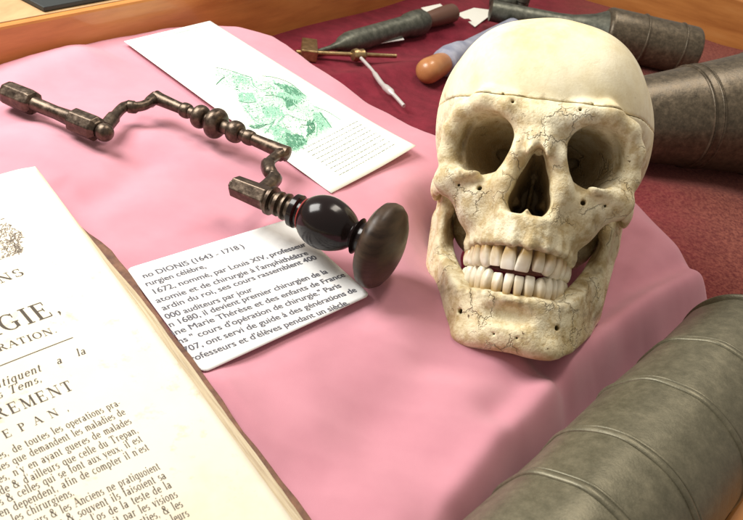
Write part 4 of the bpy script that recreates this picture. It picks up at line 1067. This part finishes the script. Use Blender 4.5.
# --- teeth
def tooth(w, dep, z_tip, z_neck, kind, tilt=0):
    """rings from the root to the biting edge in local x (along arch), y (outwards), z"""
    sg = 1 if z_tip > z_neck else -1; H_ = abs(z_tip - z_neck); v = []; f = []; seg = 20
    if kind == 'inc': R_ = [(-.6, .52, .60), (-.15, .70, .82), (.1, .84, .95), (.35, .95, .92), (.6, .98, .74), (.8, 1.0, .52), (.93, .97, .36), (.99, .86, .26), (1.0, .6, .14)]
    elif kind == 'can': R_ = [(-.6, .55, .65), (-.15, .76, .9), (.1, .88, 1.0), (.35, .97, 1.0), (.6, 1.0, .85), (.8, .86, .62), (.93, .55, .42), (1.0, .2, .2)]
    else: R_ = [(-.5, .62, .75), (-.1, .78, .9), (.1, .86, .97), (.4, 1.0, 1.02), (.7, .99, .97), (.87, .9, .86), (.96, .72, .7), (.97, .3, .3)]
    for h_, a, b in R_:
        for k in range(seg):
            an = 2 * math.pi * k / seg; c_, s_ = math.cos(an), math.sin(an); e = 2 / 3.4
            xx = math.copysign(abs(c_) ** e, c_) * w / 2 * a * 1.0; yy = math.copysign(abs(s_) ** e, s_) * dep / 2 * b
            zz = z_neck + sg * H_ * h_
            if kind == 'mol' and h_ > .8: zz += sg * .7 * math.cos(2 * an) ** 2
            if h_ < .5 and kind != 'mol': zz += sg * .9 * abs(c_) * (1 - abs(h_ - .1))
            v.append([xx, yy, zz])
    for i in range(len(R_) - 1):
        for k in range(seg):
            k2 = (k + 1) % seg; f.append((i * seg + k, i * seg + k2, (i + 1) * seg + k2, (i + 1) * seg + k))
    f.append(tuple(range(seg))); f.append(tuple((len(R_) - 1) * seg + k for k in range(seg)))
    return v, f
kinds = ['inc', 'inc', 'can', 'mol', 'mol', 'mol', 'mol']
depU = [7.2, 6.4, 8.2, 9, 9, 11, 11]; depL = [6.0, 6.2, 7.8, 8, 8.4, 10.4, 10.4]
tipU = [-52.3, -51.9, -52.8, -52.3, -52.0, -51.8, -51.8]; tipL = [-54.8, -54.3, -53.4, -52.9, -52.3, -52.0, -52.0]
for (P_, Wd, dp, tp, nk, par) in ((UP, WU, depU, tipU, -41.0, cran), (LO, WL, depL, tipL, -65.5, mand)):
    for i, s_ in enumerate(tooth_s(Wd)):
        for sgn in (-1, 1):
            p, t = walk(P_, s_); nrm = np.array([t[1], -t[0]])
            jt = random.uniform(-.7, .6); rotj = random.gauss(0, .10)
            nk2 = nk if i < 4 else (nk - 2.5 if nk > -50 else nk + 2.5)
            v, f = tooth(Wd[i], dp[i], tp[i] + jt, nk2, kinds[i])
            out_ = []
            tl = random.gauss(0, .05)
            for a, b, c_ in v:
                a2 = a + (c_ - nk2) * tl; a2, b2 = a2 * math.cos(rotj) - b * math.sin(rotj), a2 * math.sin(rotj) + b * math.cos(rotj)
                lean = (abs(c_ - nk2) * .05) if i < 3 else 0
                q = p + t * a2 + nrm * (b2 + .8 + lean)
                out_.append((q[0] * sgn + 1.2 + .9 * math.sin(c_ * .035 + .6), q[1], c_))
            mb = MB(); mb.add(out_, f); mb.build('tooth', M['tooth'], par, smooth=True)
mw = Matrix.Identity(4)
for i in range(3):
    for j in range(3): mw[i][j] = SKR[i, j]
    mw[i][3] = SKT[i] * S
cp = Vector((0, 0, CAMH * S)); kk = .97                 # a slightly smaller skull standing a little nearer, chin just touching the cloth
skull.matrix_world = Matrix.Translation(cp) @ Matrix.Scale(kk, 4) @ Matrix.Translation(-cp) @ mw
